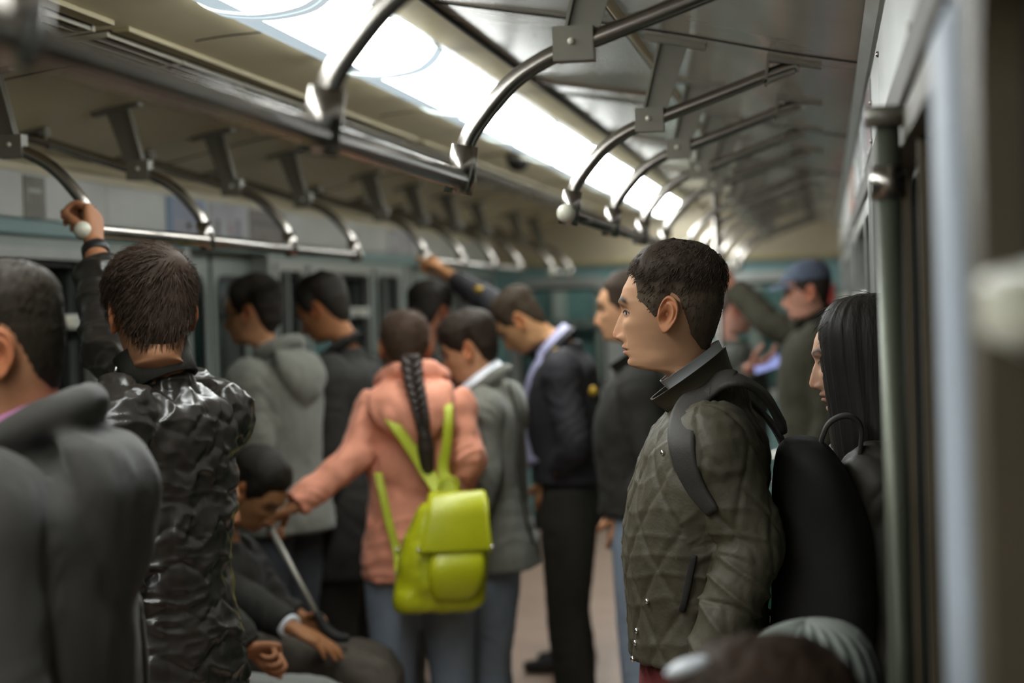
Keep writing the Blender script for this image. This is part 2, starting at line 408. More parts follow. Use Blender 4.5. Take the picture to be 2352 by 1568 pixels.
for y, place in SETS:
    ys = [y+.962*k for k in range(4)] if y < 13 else [y, y+.962]
    for s, side in ((-1, 'left'), (1, 'right')):
        pl = place if not (y == 4.9 and s < 0) else 'gripped by the man in the shiny jacket'
        if y == 9.2 and s < 0: pl = 'gripped by the man in the navy blazer'
        if y == 9.2 and s > 0: pl = 'held by the man in the cap'
        rail(s, ys, ys[-1]+.035, 'chrome grab rail with curved hangers, %s side, %s' % (side, pl))

# ---------------------------------------------------------------- side walls
SECT = [(Y0, -.84), (.41, 3.53), (4.78, 7.9), (9.15, 12.27), (13.52, Y1)]
def windows_of(a, b, s):
    if a < 0: return [(-4.4, -1.0)]
    if a > 13: return [(13.7, 14.3), (14.45, 15.4)]
    if s > 0 and a < 1: return [(.35, 1.42), (1.90, 3.3)]
    return [(a+.10, a+.60), (a+.70, a+2.05), (a+2.20, a+2.86)]
WZ0, WZ1 = .92, 1.86
wc = 0
for s, side in ((-1, 'left'), (1, 'right')):
    b = MB(); x0, x1 = s*XW, s*1.40
    for a, c in SECT:
        b.box((x0, a, 0), (x1, c, WZ0)); b.box((x0, a, WZ1), (x1, c, 2.16))
        e = a
        for (p, q) in windows_of(a, c, s):
            b.box((x0, e, WZ0), (x1, p, WZ1)); e = q
        b.box((x0, e, WZ0), (x1, c, WZ1))
    for a, c in DOORS: b.box((x0, a, 1.90), (x1, c, 2.16))
    struct(b.build('wall_'+side, M_door if s > 0 else M_door))
    # off-white advertising panel above the rail band, one board per bay
    for a, c in zip(np.arange(Y0, Y1-.5, 1.456), np.append(np.arange(Y0, Y1-.5, 1.456)[1:], Y1)):
        trim(MB().box((x0, a+.003, 1.955), (s*1.266, c-.003, 2.125)), M_white)
    if s < 0: trim(MB().box((x0, Y0, 1.90), (s*1.255, Y1, 1.95), .006), M_teal)
    else: trim(MB().box((x0, Y0, 1.885), (s*1.257, Y1, 1.945), .006), M_band)
    if s > 0: trim(MB().box((x0, Y0, 1.862), (s*1.264, Y1, 1.883), .002), M_frame)
    o = MB(); k_ = 1.245 if s < 0 else 1.2575; o.prism([(s*1.285, Y0, 2.122), (s*k_, Y0, 2.126), (s*(k_-.02), Y0, 2.15), (s*1.285, Y0, 2.15)], (0, Y1-Y0, 0)); trim(o, M_frame if s > 0 else M_ceil)
    if s < 0: trim(MB().box((s*1.262, Y0, 2.095), (s*1.275, Y1, 2.122), .003), M_ceil)
    # windows
    for a, c in SECT:
        for (p, q) in windows_of(a, c, s):
            wc += 1
            f = MB(); d = (-s*.03, 0, 0); mx = s*(XW+.012)
            fo = .03 if (s < 0 or a > 3) else .008
            f.ring(rrect(p-fo, q+fo, WZ0-.03, WZ1+.005, .07, mx), rrect(p+.02, q-.02, WZ0+.02, WZ1-.03, .06, mx), d)
            wo = f.build('window_%d' % wc, M_frame if s < 0 or a > 3 else M_bronze); soft(wo); struct(wo)
            MB().box((s*1.345, p, WZ0), (s*1.35, q, WZ1)).build('pane', M_glass, wo)
            if q-p > .9 and not (s > 0 and 1.5 < p < 2):
                tr = MB().box((s*1.262, p+.02, 1.605), (s*1.30, q-.02, 1.655), .006).build('transom', M_white, wo)
                MB().box((s*1.24, q-.36, 1.615), (s*1.262, q-.22, 1.65), .006).build('latch', M_cap, tr)
            else:
                MB().box((s*1.27, (p+q)/2-.012, WZ0+.02), (s*1.30, (p+q)/2+.012, WZ1-.03)).build('mullion', M_frame if s < 0 else M_bronze, wo)
            sl = MB().ring(rrect(p+.018, q-.018, WZ0+.018, WZ1-.028, .06, s*1.30), rrect(p+.04, q-.04, WZ0+.04, WZ1-.05, .05, s*1.30), (-s*.012, 0, 0)).build('seal', M_rubber, wo)
    # sliding doors: two leaves in each doorway
    for k, (a, c) in enumerate(DOORS):
        fr = MB(); 
        for y in (a, c): fr.box((s*1.255, y-.035, 0), (s*1.40, y+.035, 1.90), .008)
        do = fr.build('door_%d' % (k+1+(4 if s > 0 else 0)), M_frame); struct(do)
        for (p, q) in ((a+.036, (a+c)/2-.004), ((a+c)/2+.004, c-.036)):
            lf = MB().ring([*rrect(p, q, .01, 1.898, .004, s*1.355)], [*rrect(p+.10, q-.10, .98, 1.78, .07, s*1.355)], (s*.03, 0, 0))
            lo = lf.build('leaf', M_door, do)
            MB().box((s*1.36, p+.08, .95), (s*1.366, q-.08, 1.80)).build('pane', M_glass, lo)
            MB().ring(rrect(p+.075, q-.075, .955, 1.805, .085, s*1.352), rrect(p+.105, q-.105, .985, 1.775, .07, s*1.352), (s*.006, 0, 0)).build('seal', M_rubber, lo)
            MB().box((s*1.345, p+.05, .02), (s*1.354, q-.05, .80), .003).build('kick_panel', M_green, lo)
        MB().box((s*1.349, (a+c)/2-.014, .01), (s*1.354, (a+c)/2+.014, 1.89)).build('meeting_seal', M_rubber, do)

# benches under the windows
for s, side in ((-1, 'left'), (1, 'right')):
    for a, c in SECT[1:4]:
        wh = {(.41, 1): 'under the nearest right window beside the camera', (.41, -1): 'on the left below the frame edge', (4.78, -1): 'on the left behind the bowed seated man',
              (4.78, 1): 'on the right past the long-haired woman', (9.15, -1): 'on the left at the far end', (9.15, 1): 'on the right at the far end'}[(a, s)]
        t = empty('bench', (s*1.0, (a+c)/2, 0), 'long dark green bench seat '+wh, 'bench', 'long bench seats along the walls')
        a2, c2 = a+.10, (c-.10 if not (s < 0 and 4 < a < 5) else 6.85)
        if s > 0 and a > 9: a2 = 10.3
        MB().box((s*1.262, a2, .10), (s*.80, c2, .36)).build('base_panel', M_green, t)
        soft(MB().box((s*1.262, a2, .37), (s*(.62 if s < 0 else .74), c2, .46), .03).build('seat', M_seat, t))
        soft(MB().box((s*1.262, a2, .48), (s*1.18, c2, .90), .025).build('backrest', M_seat, t))
        for y in (a2+.02, c2-.02):
            P = crom(np.array([(s*.78, y, .02), (s*.77, y, .45), (s*.78, y, .68), (s*.86, y, .76), (s*1.10, y, .80), (s*1.25, y, .82)]), 5)
            MB().tube(P, .014, 12).build('end_rail', M_chrome, t, True)
# stanchion by the right wall
t = empty('stanchion_pole', (1.245, 2.72, 0), 'vertical dull grey metal pole beside the right window', 'pole')
MB().tube([(1.238, 2.70, 0), (1.238, 2.70, 1.0), (1.238, 2.70, 1.87)], .0155, 16).build('pole', mat('dull_grey_pole_metal', (92, 96, 82), .42, .4), t, True)
for z in (.012, 1.862): MB().tube([(1.238, 2.70, z-.012), (1.238, 2.70, z+.012)], .027, 16).build('flange', M_steel, t, True)
MB().tube([(1.238, 2.70, 1.76), (1.238, 2.70, 1.80)], .022, 16).build('clamp', M_chrome, t, True)
# seat-back reveal next to the camera: padded pillar panel
trim(MB().box((1.246, 1.585, .0), (1.275, 1.78, 1.86), .02), mat('pale_blue_white_trim', (176, 186, 198), .5))
trim(MB().box((1.259, 1.445, .0), (1.275, 1.58, 1.86), .006), mat('olive_brown_pillar_paint', (82, 74, 56), .5, var=.2, vscale=3))

# rivets on the right wall boards
for k, (y, z) in enumerate([(4.05, 1.97), (4.7, 1.975), (4.72, 2.06), (5.05, 1.975), (5.6, 2.05), (5.62, 1.975), (6.3, 1.975), (7.1, 1.975), (4.05, 2.09), (2.6, 1.96)]):
    o = MB().ball((1.264, y, z), (.004, .006, .006), 10, 6).build('rivet', M_chrome, None, True)
    tag(o, 'small bright dome-head rivet on the white boards above the right windows', 'rivet', 'rivets on the right wall boards')

# ---------------------------------------------------------------- posters
def poster(s, y0, y1, z0, z1, rgbs, label, grp='posters above the left windows', rough=.45):
    t = empty('poster', (s*1.262, (y0+y1)/2, z0), label, 'poster', grp)
    m = mat('poster_print_%d' % len(MATS), rgbs[0], rough, var=.4, vscale=5, rgb2=rgbs[1], stretch=(1, 1.3, 1))
    MB().box((s*1.265, y0, z0), (s*1.2625, y1, z1)).build('sheet', m, t)
    for (c, ya, yb, za, zb) in rgbs[2:]:
        m2 = mat('poster_patch_%d' % len(MATS), c, rough)
        MB().box((s*1.2625, y0+(y1-y0)*ya, z0+(z1-z0)*za), (s*1.2615, y0+(y1-y0)*yb, z0+(z1-z0)*zb)).build('printed_block', m2, t)
poster(-1, 7.68, 8.17, 1.957, 2.088, [(120, 150, 190), (150, 140, 150), ((90, 130, 170), 0, .12, 0, 1), ((150, 150, 165), .15, .9, 0, .4), ((190, 150, 60), .5, .6, .15, .3)], 'blue poster with a yellow spot above left window, first of three')
poster(-1, 8.24, 8.78, 1.957, 2.088, [(190, 192, 200), (150, 150, 160), ((110, 105, 105), .15, .25, 0, .5), ((150, 90, 70), .5, .56, .05, .4), ((120, 115, 125), .7, .8, 0, .6)], 'pale poster with small figures, middle of three above left windows')
poster(-1, 8.83, 9.42, 1.957, 2.088, [(98, 82, 78), (128, 116, 112), ((70, 58, 54), .1, .8, .5, .62), ((120, 100, 90), .2, .7, .2, .3)], 'dark brown poster, last of three above the left windows')
poster(-1, 6.25, 6.43, 1.957, 2.085, [(140, 136, 120), (90, 86, 74), ((110, 105, 92), .1, .9, 0, .35), ((176, 178, 172), .2, .8, .6, .7)], 'torn remains of a grey sticker on white board near the raised hand')
poster(-1, 11.75, 12.1, 1.957, 2.10, [(170, 165, 180), (140, 135, 145), ((190, 190, 190), .2, .6, .2, .8)], 'pale lilac notice near the second raised hand')
poster(-1, 12.2, 12.5, 1.957, 2.09, [(175, 175, 182), (150, 146, 150), ((160, 150, 160), .2, .8, .5, .8)], 'small pale notice right of the lilac one')
rg = 'posters on the boards above the right windows'
poster(1, 4.75, 5.75, 1.965, 2.118, [(170, 165, 168), (140, 130, 132), ((50, 104, 150), .80, .86, .3, 1), ((140, 60, 66), .35, .40, 0, 1), ((150, 70, 76), .12, .17, .1, .9)], 'translucent poster with blue and red strips on right boards', rg, .2)
poster(1, 6.2, 7.3, 1.965, 2.11, [(196, 200, 200), (160, 165, 165), ((120, 120, 125), .1, .2, .1, .9)], 'white notice board past the blue striped poster', rg, .2)
poster(1, 7.7, 8.9, 1.965, 2.11, [(196, 96, 60), (150, 80, 60), ((120, 110, 90), .1, .5, .2, .8)], 'orange red poster far along the right boards', rg)

# ---------------------------------------------------------------- end walls
b = MB()
def wall_xz(b, x0, x1, z0, z1, y0=Y1, y1=Y1+.06): b.box((x0, y0, z0), (x1, y1, z1))
wins = [(-1.12, -.42), (.42, 1.12)]
wall_xz(b, -1.42, 1.42, 0, .95); wall_xz(b, -1.42, 1.42, 1.80, 1.93)
e = -1.42
for (p, q) in wins: wall_xz(b, e, p, .95, 1.80); e = q
wall_xz(b, e, 1.42, .95, 1.80)
struct(b.build('wall_end', M_teal))
struct(MB().box((-1.42, Y1-.02, 1.955), (1.42, Y1+.06, 2.45)).build('wall_end_upper', mat('cream_end_laminate', (166, 154, 130), .45, var=.15, vscale=2)))
trim(MB().box((-1.40, Y1-.05, 1.925), (1.40, Y1+.02, 1.958), .005), M_beam)
def xzrr(x0, x1, z0, z1, r, y): return [(p[1], y, p[2]) for p in rrect(x0, x1, z0, z1, r, 0)]
for k, (p, q) in enumerate(wins):
    wc += 1
    wo = MB().ring(xzrr(p-.04, q+.04, .91, 1.84, .14, Y1-.025), xzrr(p+.03, q-.03, .98, 1.77, .11, Y1-.025), (0, .05, 0)).build('window_%d' % wc, M_frame); soft(wo); struct(wo)
    MB().box((p, Y1+.03, .95), (q, Y1+.035, 1.8)).build('pane', M_glass, wo)
    MB().ring(xzrr(p+.02, q-.02, .97, 1.78, .12, Y1-.02), xzrr(p+.06, q-.06, 1.01, 1.74, .09, Y1-.02), (0, .03, 0)).build('seal', M_rubber, wo)
do = MB().ring(xzrr(-.38, .38, 0, 1.88, .05, Y1-.03), xzrr(-.33, .33, .02, 1.83, .04, Y1-.03), (0, .03, 0)).build('door_9', M_frame); struct(do)
lo = MB().ring(xzrr(-.33, .33, .02, 1.83, .03, Y1-.015), xzrr(-.2, .2, 1.0, 1.7, .08, Y1-.015), (0, .012, 0)).build('leaf', M_teal, do)
MB().ball((.27, Y1-.05, .98), (.02, .03, .02)).build('door_handle', M_chrome, lo, True)
nl_ = empty('ceiling_light', (0, Y1+.7, 2.3), 'lamp of the next car beyond the end windows', 'ceiling light')  # unseen lamp added between the cars to brighten the end windows
MB().box((-.9, Y1+.55, 2.26), (.9, Y1+.8, 2.30)).build('diffuser', M_lampflank, nl_)
# the neighbouring car seen through the end windows
struct(MB().box((-1.6, Y1+1.3, 0), (1.6, Y1+1.36, 2.4)).build('wall_next_car', M_teal))
for x in (-.95, -.6, .6, .95): trim(MB().box((x-.05, Y1+1.24, .9), (x+.05, Y1+1.29, 1.75)), M_white)
trim(MB().box((-1.2, Y1+1.22, 1.45), (-.3, Y1+1.28, 1.52)), M_frame)
struct(MB().box((-1.42, Y0-.06, 0), (1.42, Y0, 2.45)).build('wall_back', M_door))
t = empty('notice_sign', (1.13, Y1-.02, 1.62), 'small red notice sign on the end wall right of the cap', 'sign')
MB().box((1.06, Y1-.03, 1.60), (1.21, Y1-.015, 1.74), .004).build('plate', mat('red_sign_enamel', (190, 52, 46), .4), t)
MB().box((1.085, Y1-.033, 1.66), (1.185, Y1-.0295, 1.685)).build('printed_block', M_white, t)
# ================================================================= people
def basis(yaw, pitch=0, roll=0):
    "columns: right, forward, up.  yaw in degrees (0 = +x, 90 = +y); pitch > 0 bows the head"
    y, p, r = math.radians(yaw), math.radians(pitch), math.radians(roll)
    f0 = V(math.cos(y), math.sin(y), 0); r0 = V(f0[1], -f0[0], 0); up = V(0, 0, 1)
    f = f0*math.cos(p)-up*math.sin(p); u = up*math.cos(p)+f0*math.sin(p)
    rr = r0*math.cos(r)+u*math.sin(r); uu = -r0*math.sin(r)+u*math.cos(r)
    return np.stack([rr, f, uu], 1)

# head profile, metres from the ear canal: z, front, back, half width
HEAD = np.array([
 (.1165, -.012, -.022, .006), (.113, .012, -.046, .024), (.106, .032, -.063, .038), (.093, .053, -.079, .053), (.075, .0705, -.0905, .0645), (.05, .084, -.0965, .0725),
 (.025, .0915, -.096, .0745), (.005, .0885, -.0915, .0725), (-.015, .086, -.0860, .0695), (-.035, .0845, -.0795, .0660), (-.055, .0845, -.074, .0610),
 (-.070, .081, -.0725, .0575), (-.084, .0765, -.073, .0535), (-.095, .0700, -.0745, .0510), (-.102, .058, -.076, .0505), (-.1055, .042, -.077, .0505), (-.109, .026, -.078, .0510),
 (-.114, .014, -.079, .0520), (-.13, .006, -.083, .0540), (-.16, .000, -.090, .0560), (-.20, .000, -.098, .0590)])
def head_ring(z, n_th):
    "base surface of head+neck at heights z (array)"
    o = np.argsort(HEAD[:, 0]); H = HEAD[o]
    F = np.interp(z, H[:, 0], H[:, 1]); B = np.interp(z, H[:, 0], H[:, 2]); W = np.interp(z, H[:, 0], H[:, 3])
    k = np.array([.25, .5, .25])
    for A in (F, B, W):
        A[1:-1] = .25*A[:-2]+.5*A[1:-1]+.25*A[2:]
    ph = np.linspace(-PI, PI, n_th, endpoint=False); th = ph-.38*np.sin(ph)
    c, s = np.cos(th), np.sin(th); e = 2/2.25
    yc = np.clip((F+B)/2, None, 0.0)
    x = W[:, None]*(np.sign(s)*np.abs(s)**e)[None]
    cc = np.sign(c)*np.abs(c)**e
    y = yc[:, None]+np.where(cc > 0, (F-yc)[:, None]*cc[None], (yc-B)[:, None]*cc[None])
    # face narrows towards the front below the cheekbones
    fr = np.clip(y/.085, 0, 1)
    nar = np.interp(z, [-.11, -.09, -.06, -.02, .02, .06], [.30, .30, .20, .08, .06, .05])
    low = np.where(z < -.112, 0, 1)
    x = x*(1-(nar*low)[:, None]*fr**1.5)
    return np.stack([x, y, np.repeat(z[:, None], n_th, 1)], 2), th
def gs(a, s): return np.exp(-(a/s)**2)
def zs_of(nz, lo=-.20):
    t = np.linspace(0, 1, nz); z = .1165-(.1165-lo)*t
    # denser rows around mouth, nose and chin
    return np.sort(z)[::-1]
def face(P, th, skin, brow=(28, 20, 15), lip=(150, 92, 82), nose=1.0, beard=0, closed=False, lips=1.0):
    x, y, z = P[..., 0], P[..., 1].copy(), P[..., 2]
    fm = sstep(np.cos(th), .15, .6)[None]*np.ones_like(x)
    ax = np.abs(x); d = np.zeros_like(x); dx = np.zeros_like(x)
    # nose
    zz = z
    h = np.interp(zz, [-.0515, -.0495, -.046, -.041, -.034, -.024, -.01, .004, .016, .03], [0, .004, .0135, .0195, .0205, .0165, .0095, .0032, .0008, 0])*nose
    sw = np.interp(zz, [-.05, -.042, -.033, -.015, .005, .02], [.0125, .0118, .0105, .0085, .008, .010])
    d += h*np.exp(-(ax/sw)**2.6)
    d += .0090*nose*gs(ax-.0150, .0050)*gs(z+.0415, .0064)             # wings
    d -= .006*gs(ax-.0065, .0035)*gs(z+.0505, .0028)                    # nostrils
    d -= .0045*gs(ax-.0215, .0055)*gs(z+.046, .012)                       # fold beside nose
    # brow and sockets
    d += .0042*gs(ax-.029, .019)*gs(z-.0235, .0075)
    d -= .0130*np.exp(-(np.abs(ax-.030)/.0175)**2.4)*np.exp(-(np.abs(z-.0035)/.0125)**2.2)
    d -= .0035*gs(x, .007)*gs(z-.008, .009)
    # eyeball and lids
    ex, ez = (ax-.0305)/.0145, (z-.0035)/.0085
    d += .0062*np.exp(-(ex**2+ez**2)**1.2)
    lidz = .0035+.0042*(1-np.clip(((ax-.030)/.015)**2, 0, 1)); lidl = .0035-.0036*(1-np.clip(((ax-.030)/.015)**2, 0, 1))
    ineye = (np.abs(ax-.030) < .015)
    d += .0016*ineye*gs(z-lidz-.0012, .0016)+.0010*ineye*gs(z-lidl+.0012, .0016)
    # cheek, lips, chin
    d += .0035*gs(ax-.043, .016)*gs(z+.016, .013)
    d -= .0022*gs(ax-.045, .014)*gs(z+.058, .018)
    d += lips*.0046*np.exp(-(ax/.019)**3)*gs(z+.0595, .0045)+lips*.0052*np.exp(-(ax/.0165)**3)*gs(z+.0705, .0048)
    d -= .0044*np.exp(-(ax/.0235)**4)*gs(z+.0648, .0019)
    d -= .0028*gs(x, .003)*gs(z+.0545, .004)-.0
    d -= .0045*gs(x, .02)*gs(z+.079, .0045)
    d += .0050*gs(x, .017)*gs(z+.0925, .0085)
    # temple hollow
    Q = P.copy(); Q[..., 1] += d*fm
    sd = sstep(np.abs(np.sin(th)), .5, .9)[None]
    Q[..., 0] -= np.sign(x)*sd*.004*gs(z-.028, .02)*sstep(y, .02, .05)
    # jaw line definition at the side
    Q[..., 0] += np.sign(x)*.003*gs(z+.082, .012)*gs(y-.015, .03)
    C = np.ones(P.shape)*np.array(lin(skin)); S = np.array(lin(skin))
    def paint(m, c, k=1.0):
        nonlocal C
        m = (np.clip(m, 0, 1)*k)[..., None]; C = C*(1-m)+np.array(lin(c))*m
    paint(fm*np.exp(-(ax/.022)**4)*gs(z+.065, .0088), lip, .9*lips)
    paint(fm*np.exp(-(ax/.0235)**4)*gs(z+.0648, .0017), (70, 38, 34), .8)
    bz = .0245+.006*np.clip((ax-.010)/.03, 0, 1)-.010*np.clip((ax-.036)/.02, 0, 1)
    paint(fm*sstep(ax, .008, .014)*(1-sstep(ax, .046, .055))*gs(z-bz, .0060), brow, .97)
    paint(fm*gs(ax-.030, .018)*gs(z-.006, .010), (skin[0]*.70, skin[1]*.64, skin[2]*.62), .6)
    if not closed:
        hole = fm*(np.abs(ax-.030) < .0148)*(z < lidz)*(z > lidl)
        paint(hole, (178, 172, 166)); paint(hole*(((ax-.031)**2+(z-.0035)**2) < .0055**2), (58, 52, 46)); paint(hole*(((ax-.031)**2+(z-.0035)**2) < .0026**2), (12, 10, 9))
    rim = fm*(np.abs(ax-.030) < .0165)
    paint(rim*gs(z-lidz-.0006, .0017), (22, 15, 12), .95); paint(rim*gs(z-lidl, .001), (70, 48, 40), .5)
    paint(fm*gs(ax-.0065, .004)*gs(z+.0505, .0028), (50, 26, 20), .8)
    if beard: paint(sstep(y, -.02, .01)*sstep(-z, .035, .06)*(1-sstep(-z, .105, .115)), tuple(np.array(skin)*.45), beard)
    # a little more red in nose, cheeks
    paint(fm*gs(x, .014)*gs(z+.036, .012), (skin[0], skin[1]*.86, skin[2]*.84), .6)
    return Q, C
def ear(side, skin, k=1.0):
    "outer ear as a cupped shell with rolled helix, in head coordinates"
    nr, nph = 17, 40; r = np.concatenate([np.linspace(.0, 1, 13), [1.06, 1.02, .85, .6]]); ph = np.linspace(0, 2*PI, nph, endpoint=False)
    R, PH = np.meshgrid(r, ph, indexing='ij'); lay = np.arange(nr)[:, None]*np.ones((1, nph))
    sz = np.where(np.sin(PH) > 0, .031, .033); wid = np.where(np.cos(PH) > 0, .0165, .0205)  # +cos = forward
    top = 1+.14*np.sin(PH)*(np.cos(PH) < 0); low = np.where(np.sin(PH) < -.3, 1-.45*(np.abs(np.sin(PH))-.3), 1)
    a = R*np.cos(PH)*wid*top*low; b = R*np.sin(PH)*sz*np.where(np.sin(PH) < 0, 1, 1.05)
    c = .003+.0105*(1-sstep(a, -.022, .014))                                     # flares away at the back
    c = c+.0042*gs(R-.93, .10)*sstep(b, -.022, -.008)*(1-.7*sstep(np.cos(PH), .55, .95)*(b < .012)) \
         -.0105*gs(R, .40)*gs(b+.003, .017)+.0042*gs(R-.60, .11)*(np.cos(PH) < .35)*sstep(b, -.02, 0)-.0036*gs(R-.77, .07)*(np.cos(PH) < .6)*sstep(b, -.012, .004)
    c = c+.0055*gs(a-.013, .0045)*gs(b+.004, .007)+.002*gs(b+.028, .008)
    c = np.where(lay >= 13, np.where(lay == 13, c-.002, np.where(lay == 14, c-.006, c-.011)), c)
    c = np.where(lay >= 15, -.006, c)
    tilt = math.radians(10); y = (a*math.cos(tilt)-b*math.sin(tilt)); z = a*math.sin(tilt)+b*math.cos(tilt)
    P = np.stack([side*(.0705+c*k+.004*(lay >= 0)), y-.008, z+.001], 2)
    C = np.ones(P.shape)*np.array(lin((min(255, skin[0]*1.02), skin[1]*.90, skin[2]*.84)))
    dk = (gs(R, .42)*gs(b+.003, .014))[..., None]*.55*(lay < 13)[..., None]; C = C*(1-dk)+C*np.array([.45, .32, .3])*dk
    f = []
    for i in range(nr-1):
        for j in range(nph):
            q = (j+1) % nph; f.append((i*nph+j, i*nph+q, (i+1)*nph+q, (i+1)*nph+j) if side < 0 else (i*nph+j, (i+1)*nph+j, (i+1)*nph+q, i*nph+q))
    return P.reshape(-1, 3), f, C.reshape(-1, 3)
def bend_neck(P, Rh, Rb, H, N):
    "rigid head, neck blends to the upright body below the jaw"
    w = sstep(-P[:, 2], .085, .195)[:, None]
    A = H+P@Rh.T
    B = N+(P-np.array([0, -.049, -.20]))@Rb.T
    return A*(1-w)+B*w

HAIRS = {
 # front, temple angle line, side burn bottom, nape bottom, top thickness, side thickness
 'crop':   dict(front=.072, side=.040, burn=-.012, nape=-.075, top=.022, sid=.006, rough=.0022),
 'thick':  dict(front=.066, side=.040, burn=-.010, nape=-.078, top=.028, sid=.015, rough=.0035),
 'fringe': dict(front=.046, side=.030, burn=-.006, nape=-.070, top=.030, sid=.018, rough=.004),
 'pulled': dict(front=.074, side=.048, burn=.002, nape=-.085, top=.014, sid=.012, rough=.002),
 'short':  dict(front=.074, side=.046, burn=-.004, nape=-.070, top=.014, sid=.006, rough=.003),
}
def hair_fields(st, th, z, y):
    h = HAIRS[st]; a = np.abs(th)
    # hairline height as a function of the angle round the head (0 front, pi nape)
    zl = np.interp(a, [0, .55, .80, 1.02, 1.16, 1.42, 1.56, 1.66, 1.80, 1.95, 2.2, 2.6, PI],
                   [h['front'], h['front']-.003, h['front']-.012, h['side']-.006, h['side']*.5, h['burn'], h['burn']+.010, .034, .026, -.004, -.046, h['nape']*.95, h['nape']])
    m = sstep(z-zl, -.002, .014)
    tp = sstep(z, .035, .088)
    t = (h['sid']*(1-tp)+h['top']*tp)
    fade = sstep(z-zl, 0, .05); t = t*(.25+.75*fade)
    return m, t
def hair(name, st, place, color, parent, nth=110, nz=64, strands=0, whorl=None, swept=0.0, seed=1, sideCol=None, slen=.03):
    z = np.linspace(.1162, -.095, nz); P, th = head_ring(z, nth); TH = np.repeat(th[None], nz, 0)
    du = np.roll(P, -1, 1)-np.roll(P, 1, 1); dv = np.gradient(P, axis=0); n = np.cross(dv, du); n /= (np.linalg.norm(n, axis=2)[..., None]+1e-9)
    c = np.array([0, -.01, 0]); sg = np.sign(np.sum(n*(P-c), 2)); n *= sg[..., None]; n[0] = (0, 0, 1); n[1] = unit(np.array([0, 0, 1.]))
    m, t = hair_fields(st, TH, P[..., 2], P[..., 1])
    fl = P.reshape(-1, 3)
    nz1 = vnoise(fl*np.array([90, 90, 45]), seed).reshape(m.shape); nz2 = vnoise(fl*np.array([220, 220, 60]), seed+1).reshape(m.shape); nz3 = vnoise(fl*38, seed+2).reshape(m.shape)
    r = HAIRS[st]['rough']; tk = t*(1+.14*nz3)+r*(nz1*.6+nz2*.35)*np.clip(t/.012, .2, 1)
    if swept: tk = tk+swept*sstep(P[..., 2], .06, .1)*sstep(np.cos(TH), .2, .9)
    Q = P+n*(tk*m-.003*(1-m))[..., None]
    keep = m > .02
    v = Q.reshape(-1, 3); f = []
    for i in range(nz-1):
        for j in range(nth):
            k = (j+1) % nth
            if keep[i, j] or keep[i, k] or keep[i+1, j] or keep[i+1, k]: f.append((i*nth+j, i*nth+k, (i+1)*nth+k, (i+1)*nth+j))
    top = len(v); f += [(top, (j+1) % nth, j) for j in range(nth)]; v = np.concatenate([v, [Q[0].mean(0)]])
    base = np.array(lin(color)); C = np.ones((len(v), 3))*base
    if sideCol is not None:
        k = (1-sstep(t*m, .004, .016)).reshape(-1, 1); C[:-1] = C[:-1]*(1-k)+np.array(lin(sideCol))*k
    C[:-1] *= (1+.35*nz2.reshape(-1, 1)*.6)
    vs_, fs_, cs_ = [v], list(f), [C]; cnt = len(v)
    if strands:
        rg = np.random.default_rng(seed); ok = np.argwhere(m > .6); wts = t[ok[:, 0], ok[:, 1]]*np.sqrt(np.maximum(1e-6, P[ok[:, 0], ok[:, 1], 0]**2+(P[ok[:, 0], ok[:, 1], 1]+.01)**2)); wts /= wts.sum()
        ids = ok[rg.choice(len(ok), strands, p=wts)]
        wh = np.array(whorl if whorl is not None else (0.01, -.065, .085))
        for i, j in ids:
            p = P[i, j]; nn = n[i, j]; tt = t[i, j]; away = p-wh; away -= nn*np.dot(away, nn); dist = np.linalg.norm(away); away = unit(away)
            sw = np.cross(nn, away); d = unit(away+.35*sw*math.exp(-dist/.05)+rg.normal(0, .22, 3)); d -= nn*np.dot(d, nn)
            L = slen*rg.uniform(.6, 1.2)*min(1, tt/.012+.15); p0 = p+nn*tt*.6
            pts = [p0, p0+d*L*.4+nn*tt*rg.uniform(.28, .5), p0+d*L*.8+nn*tt*rg.uniform(.25, .52), p0+d*L*1.15+nn*tt*rg.uniform(-.1, .38)]
            s_ = np.cross(nn, d); wd = rg.uniform(.0007, .0014)
            q = []
            for kk, pp in enumerate(pts[:3]): q += [pp-s_*wd*(1-.25*kk), pp+s_*wd*(1-.25*kk), pp+nn*wd*.9*(1-.25*kk)]
            q.append(pts[3]); vs_.append(np.array(q))
            for a0 in (0, 3):
                fs_ += [(cnt+a0, cnt+a0+1, cnt+a0+4, cnt+a0+3), (cnt+a0+1, cnt+a0+2, cnt+a0+5, cnt+a0+4), (cnt+a0+2, cnt+a0, cnt+a0+3, cnt+a0+5)]
            fs_ += [(cnt+6, cnt+7, cnt+9), (cnt+7, cnt+8, cnt+9), (cnt+8, cnt+6, cnt+9)]
            cs_.append(np.ones((10, 3))*base*rg.uniform(.8, 2.0)); cnt += 10
    v = place(np.concatenate(vs_)); 
    return mesh_obj(name, v, fs_, M_hair, parent, True, np.clip(np.concatenate(cs_), 0, 1))
M_hair = mat('hair_strands', (30, 24, 20), .66, spec=.16, attr='paint', bump=.3, bscale=260, stretch=(1, 1, .25))
M_skin = mat('skin', (170, 125, 95), .6, spec=.25, attr='paint', bump=.06, bscale=420)

